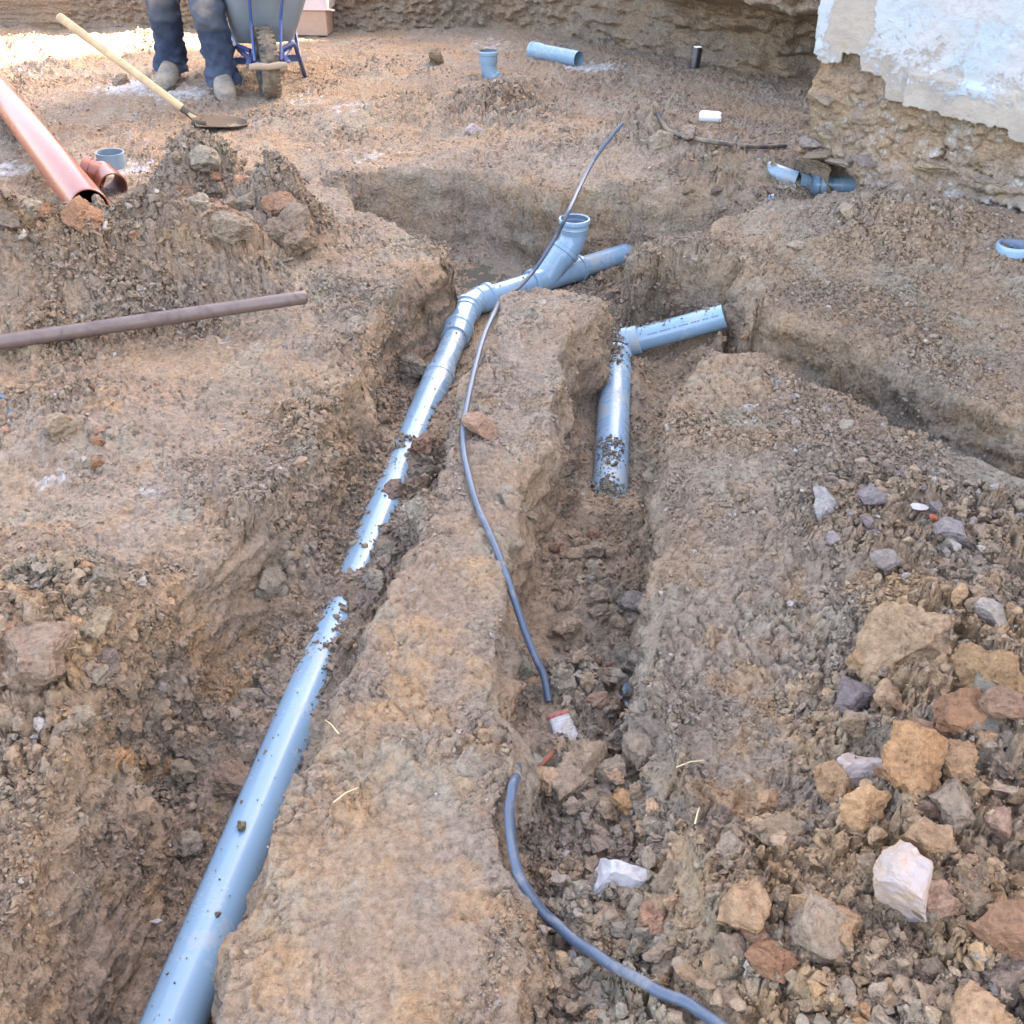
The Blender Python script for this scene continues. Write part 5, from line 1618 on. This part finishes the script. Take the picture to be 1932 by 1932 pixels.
def worker():
    """standing figure: body, clothes as children; only its legs are in the picture"""
    foot = {1: P(424, 192, 0), 2: P(322, 166, 0)}
    an = {1: np.array([-1.745, 6.56, .10]), 2: np.array([-2.145, 6.90, .10])}
    kn = {1: np.array([-1.76, 6.53, .50]), 2: np.array([-2.09, 6.79, .50])}
    hp = {1: np.array([-1.77, 6.72, .93]), 2: np.array([-1.99, 6.76, .93])}
    pel = np.array([-1.88, 6.75, .98]); ch = np.array([-1.85, 6.72, 1.28]); nk = np.array([-1.84, 6.71, 1.50]); hd = np.array([-1.84, 6.67, 1.64])
    V, E, RAD = [], [], []

    def add(p, r, parent=None):
        V.append(tuple(p)); RAD.append(r)
        if parent is not None: E.append((parent, len(V) - 1))
        return len(V) - 1
    ip = add(pel, .135)
    a = add((pel + ch) / 2, .125, ip); c = add(ch, .145, a); n = add(nk, .06, c); h = add(hd - [0, 0, .03], .075, n); h2 = add(hd + [0, 0, .06], .088, h); add(hd + [0, .01, .12], .06, h2)
    for k in (1, 2):
        i = add(hp[k] - [0, 0, .04], .095, ip); j = add(kn[k], .058, i); l = add(kn[k] * .5 + an[k] * .5 + np.array([0, .02, 0]), .055, j); add(an[k], .038, l)
        sx = 1 if k == 1 else -1
        sh = add(ch + [sx * .17, 0, .13], .065, c); el = add(ch + [sx * .25, .03, -.17], .045, sh)
        wr = add(ch + [sx * .24, -.10, -.41], .030, el); pa = add(ch + [sx * .235, -.13, -.48], .030, wr)
        for f, (dx, ln) in enumerate(((-.030, .075), (-.010, .085), (.010, .080), (.028, .065))):
            q = add(ch + [sx * .235 + dx, -.145, -.52], .0095, pa); q2 = add(ch + [sx * .235 + dx, -.150, -.52 - ln * .5], .009, q); add(ch + [sx * .235 + dx * .9, -.135, -.52 - ln], .008, q2)
        q = add(ch + [sx * .235 - sx * .035, -.165, -.47], .0105, pa); add(ch + [sx * .235 - sx * .045, -.180, -.52], .009, q)
    base = np.array([-1.98, 6.7, 0])
    me = bpy.data.meshes.new('person'); me.from_pydata([tuple(np.array(v) - base) for v in V], E, [])
    skin = plain('skin', (0.42, 0.25, 0.18), 0.55)
    body = link('person', me, skin, loc=tuple(base), smooth=False)
    tag(body, 'worker in dusty dark blue trousers and muddy boots standing beside the wheelbarrow', 'person')
    sk = body.modifiers.new('skin', 'SKIN')
    for i, r in enumerate(RAD): me.skin_vertices[0].data[i].radius = (r, r)
    me.skin_vertices[0].data[ip].use_root = True
    sk.use_smooth_shade = True
    ss = body.modifiers.new('subdivision', 'SUBSURF'); ss.levels = ss.render_levels = 2
    # trousers with creases; worn knee pads
    m_, n_, b_ = new_mat('dusty_denim')
    co = N(n_, 'ShaderNodeTexCoord').outputs['Object']
    at = N(n_, 'ShaderNodeAttribute', attribute_name='dust')
    d1 = tex(n_, co, 9, 6, .7, .6)
    c_ = mixc(n_, ramp(n_, tex(n_, co, 5, 5), [(.35, 0), (.65, 1)]), (0.028, 0.040, 0.070), (0.055, 0.072, 0.11))
    sp_ = N(n_, 'ShaderNodeSeparateColor'); L(n_, at.outputs['Color'], sp_.inputs[0])
    c_ = mixc(n_, sp_.outputs[1], c_, (0.085, 0.098, 0.122))
    df = math_(n_, 'ADD', sp_.outputs[0], math_(n_, 'MULTIPLY', math_(n_, 'SUBTRACT', d1, .5), 1.5))
    c_ = mixc(n_, ramp(n_, df, [(.3, 0), (.8, .8)]), c_, (0.27, 0.21, 0.17))
    L(n_, c_, b_.inputs['Base Color']); b_.inputs['Roughness'].default_value = .9; b_.inputs['Specular IOR Level'].default_value = .15
    bp = N(n_, 'ShaderNodeBump', ins={'Strength': .4, 'Distance': .006}); L(n_, tex(n_, co, 45, 5, .7), bp.inputs['Height']); L(n_, bp.outputs[0], b_.inputs['Normal'])
    vv, ff, dust = [], [], []
    for k in (1, 2):
        top = hp[k] + np.array([(pel[0] - hp[k][0]) * .15, 0, .10])
        path = smooth_path([an[k] + [0, .0, -.035], an[k] + [0, .01, .05], an[k] * .5 + kn[k] * .5 + [0, .025, 0], kn[k], kn[k] * .5 + hp[k] * .5, hp[k], top], 14)
        nseg = 48
        b0 = len(vv)
        for i, p in enumerate(path):
            z = p[2]
            rad = np.interp(z, [.06, .15, .30, .42, .50, .58, .75, .95, 1.1], [.098, .092, .092, .094, .100, .106, .118, .135, .135])
            for s_ in range(nseg):
                t = s_ / nseg * 2 * math.pi
                n3 = np.array([math.cos(t), math.sin(t), 0])
                fold = .015 * float(noise(t * 1.3 + 7 * k, z * 26 + math.sin(t + k) * 1.5, 3.0 * k, 7)) * np.interp(z, [.05, .12, .3, .45, .6, .9], [1.4, 1.6, 1.0, .4, .5, .6])
                fold += .006 * float(noise(t * 3, z * 50 + math.sin(2 * t), 1.0 * k, 9))
                front = max(0, -math.sin(t))
                pad = front ** .8 * float(sstep((.165 - abs(z - .53)) / .025)) * (1 if front > .35 else 0)
                q = p + n3 * np.array([1, .95, 1]) * (rad + fold + .006 * pad)
                vv.append(q - base)
                dust.append((max(.46 * pad * (.4 + .6 * float(sstep((z - .36) / .2))), .30 * front * float(sstep((z - .5) / .3)), .25 * float(sstep((.14 - z) / .06))), .85 * pad, 0, 1))
        for i in range(len(path) - 1):
            for s_ in range(nseg):
                a0 = b0 + i * nseg + s_; a1 = b0 + i * nseg + (s_ + 1) % nseg
                ff.append((a0, a1, a1 + nseg, a0 + nseg))
    b0 = len(vv); nseg = 48
    for z, rx, ry in ((.90, .20, .14), (.98, .20, .145), (1.05, .185, .14), (1.08, .175, .135)):
        for s_ in range(nseg):
            t = s_ / nseg * 2 * math.pi
            vv.append(np.array([pel[0] + rx * math.cos(t), pel[1] + ry * math.sin(t), z]) - base); dust.append((.1, 0, 0, 1))
    for i in range(3):
        for s_ in range(nseg):
            a0 = b0 + i * nseg + s_; a1 = b0 + i * nseg + (s_ + 1) % nseg
            ff.append((a0, a1, a1 + nseg, a0 + nseg))
    tme = bpy.data.meshes.new('trousers'); tme.from_pydata([tuple(map(float, v)) for v in vv], [], ff)
    attr_color(tme, 'dust', dust)
    link('trousers', tme, m_, body)
    jm = MB()
    jr = []
    for z, rx, ry in ((1.02, .205, .155), (1.15, .19, .15), (1.30, .205, .155), (1.42, .19, .13), (1.49, .11, .09), (1.52, .075, .075)):
        jr.append([np.array([pel[0] + rx * math.cos(t), pel[1] - .02 + ry * math.sin(t), z]) for t in np.linspace(0, 2 * math.pi, 36, endpoint=False)])
    jm.rings(jr)
    for sx in (1, -1):
        jm.sweep([ch + [sx * .12, 0, .14], ch + [sx * .185, 0, .11], ch + [sx * .255, .03, -.17], ch + [sx * .245, -.09, -.39]], [.075, .08, .064, .050], 20)
    jm.build('jacket', plain('work_jacket', (0.05, 0.06, 0.08), .9, .2, dirt=.5, dscale=5), body)
    hm = MB(); hm.lathe(hd + np.array([0, .01, .02]), [0, .0, 1], [(-.02, .098), (.03, .102), (.08, .092), (.115, .06), (.13, .01)], 24); hm.build('hair', plain('hair', (.03, .02, .015), .8), body)
    # boots: foot, heel, ankle shaft merged to one skin
    bootm = plain('muddy_boot', (0.16, 0.15, 0.14), .8, .25, dirt=.95, dirtcol=(0.30, 0.235, 0.175), dscale=10, thresh=.47, bump=.5, bscale=45)
    solem = plain('boot_sole', (.05, .04, .035), .85, dirt=.8, dscale=14, thresh=.5)
    for k in (1, 2):
        toe = foot[k]
        dirv = np.array([(toe - an[k])[0], (toe - an[k])[1], 0]); dirv /= np.linalg.norm(dirv)
        if k == 2: dirv = np.array([.05, -1, 0]); dirv /= np.linalg.norm(dirv)
        if k == 1: dirv = np.array([.28, -.96, 0]); dirv /= np.linalg.norm(dirv)
        sd = np.array([-dirv[1], dirv[0], 0])
        heel = an[k] - dirv * .075; heel[2] = 0
        rows = []
        for u, wdt, hgt in ((0, .034, .085), (.02, .046, .115), (.06, .052, .13), (.11, .055, .135), (.16, .058, .122), (.21, .063, .104), (.25, .065, .092), (.285, .061, .082), (.312, .048, .07), (.328, .024, .048)):
            ring = []
            for t in np.linspace(0, 2 * math.pi, 24, endpoint=False):
                cx, cz = math.cos(t), math.sin(t)
                x_ = math.copysign(abs(cx) ** .75, cx) * wdt
                z_ = .014 + hgt * .5 + math.copysign(abs(cz) ** .8, cz) * hgt * .5
                ring.append(heel + dirv * u + sd * x_ + np.array([0, 0, z_]))
            rows.append(ring)
        m = MB(); m.rings(rows, True, True)
        m.sweep([heel + dirv * .08 + np.array([0, 0, .06]), an[k] + [0, 0, 0.01], an[k] + [0, 0, .08]], [.056, .054, .056], 24)
        bt_ = m.build('boot', bootm, body)
        rows = []
        for u, wdt in ((-.006, .036), (.02, .052), (.08, .055), (.15, .056), (.21, .066), (.26, .068), (.305, .054), (.333, .024)):
            rows.append([heel + dirv * u + sd * wdt + np.array([0, 0, -.004]), heel + dirv * u + sd * wdt + np.array([0, 0, .022]), heel + dirv * u - sd * wdt + np.array([0, 0, .022]), heel + dirv * u - sd * wdt + np.array([0, 0, -.004])])
        m = MB(); m.rings(rows, True, True); m.build('sole', solem, bt_, smooth=False)


worker()


def rubbish():
    # cardboard box under a wider one
    c = P(578, 68, 0)
    card = plain('cardboard', (0.44, 0.29, 0.225), .85, .2, dirt=.25, dscale=6, bump=.1)
    card2 = plain('pale_cardboard', (0.62, 0.50, 0.48), .85, .2)
    root = empty('cardboard_box', c + np.array([0, .17, 0]), 'brown cardboard box with a paler lid behind the wheelbarrow', 'box')
    m = MB(); Rz = Matrix.Rotation(R(-4), 3, 'Z')
    m.box(c + np.array([-.01, .17, .088]), (.37, .32, .172), Rz); m.build('carton', card, root, smooth=False, bevel=.003)
    m = MB(); m.box(c + np.array([-.005, .17, .262]), (.405, .35, .17), Rz); m.build('lid', card2, root, smooth=False, bevel=.003)
    m = MB(); m.box(c + np.array([.205, -.012, .182]), (.06, .004, .012), Matrix.Rotation(R(8), 3, 'Y') @ Rz); m.build('flap', card2, root, smooth=False)
    # cans
    def can(p, ax, body_m, label, h=.135, r=.031):
        o = empty('drink_can', p, label, 'can')
        m = MB(); m.lathe(p, ax, [(0, .001), (.004, r * .66), (.0, r * .74), (.010, r), (h - .014, r), (h - .002, r * .83), (h, r * .82), (h - .004, r * .74), (h - .004, .001)], 28); b = m.build('shell', body_m, o)
        m = MB(); m.lathe(p, ax, [(h - .0038, .001), (h - .0035, r * .73), (h + .0004, r * .77), (h + .0006, r * .83), (h - .003, r * .86)], 28); m.build('top', plain('bare_aluminium', (.7, .7, .72), .3, metal=.9), b)
        return o, b
    bm_, bn_, bb_ = new_mat('black_can')
    co = N(bn_, 'ShaderNodeTexCoord').outputs['Object']
    nz = N(bn_, 'ShaderNodeTexNoise', ins={'Scale': 22, 'Detail': 2}); L(bn_, co, nz.inputs['Vector'])
    L(bn_, ramp(bn_, nz.outputs['Fac'], [(.58, (.018, .018, .022)), (.63, (.35, .10, .06)), (.72, (.55, .5, .45))]), bb_.inputs['Base Color'])
    bb_.inputs['Roughness'].default_value = .3
    p = P(1308, 136, 0)
    can(p, np.array([.10, .05, 1.0]), bm_, 'tall black drink can standing tilted against the foot of the bank', .155, .034)
    a = P(1320, 219, .034); bq = P(1357, 222, .034)
    can(a, bq - a, plain('white_can', (.74, .76, .78), .35, metal=.2, dirt=.4, dscale=18, thresh=.6, dirtcol=(.45, .48, .52)), 'white drink can lying on its side on bare ground', .118, .032)
    # knitted glove, its cuff sticking out of the clods
    p = hit(1064, 1384)
    q0, q1 = p + np.array([-.010, .030, .020]), p + np.array([.010, -.018, -.012])
    root = empty('work_glove', p, 'dirty white knitted work glove with red cuff edge half buried in the trench', 'glove')
    knit = plain('white_knit', (0.50, 0.48, 0.50), .95, .1, dirt=.9, dirtcol=(.33, .26, .185), dscale=20, thresh=.48)
    m = MB(); ts = np.linspace(0, 1, 44)
    m.sweep([q0 + (q1 - q0) * t for t in ts], [.024 + .0012 * math.sin(t * 110) + .004 * t for t in ts], 40, squash=.42); cuff = m.build('cuff', knit, root)
    ax = (q0 - q1) / np.linalg.norm(q0 - q1)
    m = MB(); m.sweep([q0 - ax * .002, q0 + ax * .002, q0 + ax * .006, q0 + ax * .009, q0 + ax * .007, q0 - ax * .002], [.0242, .0258, .0262, .0245, .0225, .0215], 40, squash=.42); m.build('edge_band', plain('red_yarn', (.30, .035, .04), .95, dirt=.8, dscale=35, thresh=.5), root)
    m = MB(); m.sweep([q1, q1 - ax * .03 + [0, 0, -.012], q1 - ax * .07 + [0, 0, -.028], q1 - ax * .085 + [0, 0, -.034]], [.028, .033, .030, .016], 24, (False, True), squash=.4); m.build('palm', knit, root)
    for k in range(4):
        side = np.cross(ax, [0, 0, 1.0]); side /= np.linalg.norm(side)
        s0 = q1 - ax * .08 + side * (-.022 + .015 * k) + np.array([0, 0, -.03])
        m = MB(); m.sweep([s0, s0 - ax * .03 + [0, 0, -.004], s0 - ax * (.052 + .006 * (k in (1, 2))) + np.array([0, 0, -.02])], [.0095, .0095, .006], 10, (True, True)); m.build('finger', knit, root)
    # rusty rod, chips, straws
    a, b = hit(1004, 1478) + [0, 0, .012], hit(1043, 1430) + [0, 0, .022]
    root = empty('rusty_rod', a, 'short rusty rod among the clods next to the grey green stone', 'rod')
    m = MB(); ts = np.linspace(0, 1, 9); m.sweep([a + (b - a) * t + np.array([0, 0, .004 * math.sin(5 * t)]) for t in ts], [.0055 + .0012 * math.sin(9 * t) for t in ts], 12, (True, True)); m.build('rod', plain('rust', (0.22, .07, .042), .85, .3, dirt=.8, dirtcol=(.09, .05, .04), dscale=30, thresh=.5), root)
    p = hit(1723, 983)
    place_rock('pottery_shard', STONES[2], p + [0, 0, .006], px_size(p, 46), T, 'thin white pottery shard lying flat on the mauve gravel', 'shard', rot=(.1, .1, .2), scale=(1, .8, .35), sink=0, mat=QUARTZ_W)
    p = hit(1760, 986)
    place_rock('tile_chip', STONES[5], p + [0, 0, .006], px_size(p, 24), (.50, .13, .07), 'small red tile chip beside the white pottery shard', 'chip', rot=(.2, .3, .7), scale=(1, .8, .6), sink=0)
    p = hit(345, 1853)
    p = hit(300, 1748)
    place_rock('plastic_scrap', STONES[7], p + [0, 0, .008], px_size(p, 26), T, 'small white scrap on the floor of the near trench', 'scrap', rot=(.8, .3, .4), scale=(1, .5, .8), sink=0, mat=QUARTZ_W)
    straw = plain('straw', (.55, .43, .27), .8)
    rr = random.Random(5)
    for (x, y, ang, ln, lab) in ((100, 1245, .3, .05, 'pale root curling out of the broad reddish lump'), (1275, 1455, .1, .05, 'pale straw sticking out of the bank beside the hole'), (1310, 1560, 1.2, .03, 'short straw on the bank above the white stone'), (250, 1345, 2.0, .05, 'pale root hanging from the crumbled bank'), (640, 1390, 2.4, .04, 'thin straw on the fill beside the near pipe'), (630, 1520, .5, .05, 'pale straw on the ridge edge above the near pipe')):
        p = hit(x, y) + [0, 0, .006]
        dv = np.array([math.cos(ang), math.sin(ang), .25])
        o = empty('straw', p, lab, 'straw')
        m = MB(); m.sweep([p, p + dv * ln * .5 + [0, 0, .006], p + dv * ln], [.0013, .0012, .0006], 6, (True, True)); m.build('stalk', straw, o)


rubbish()
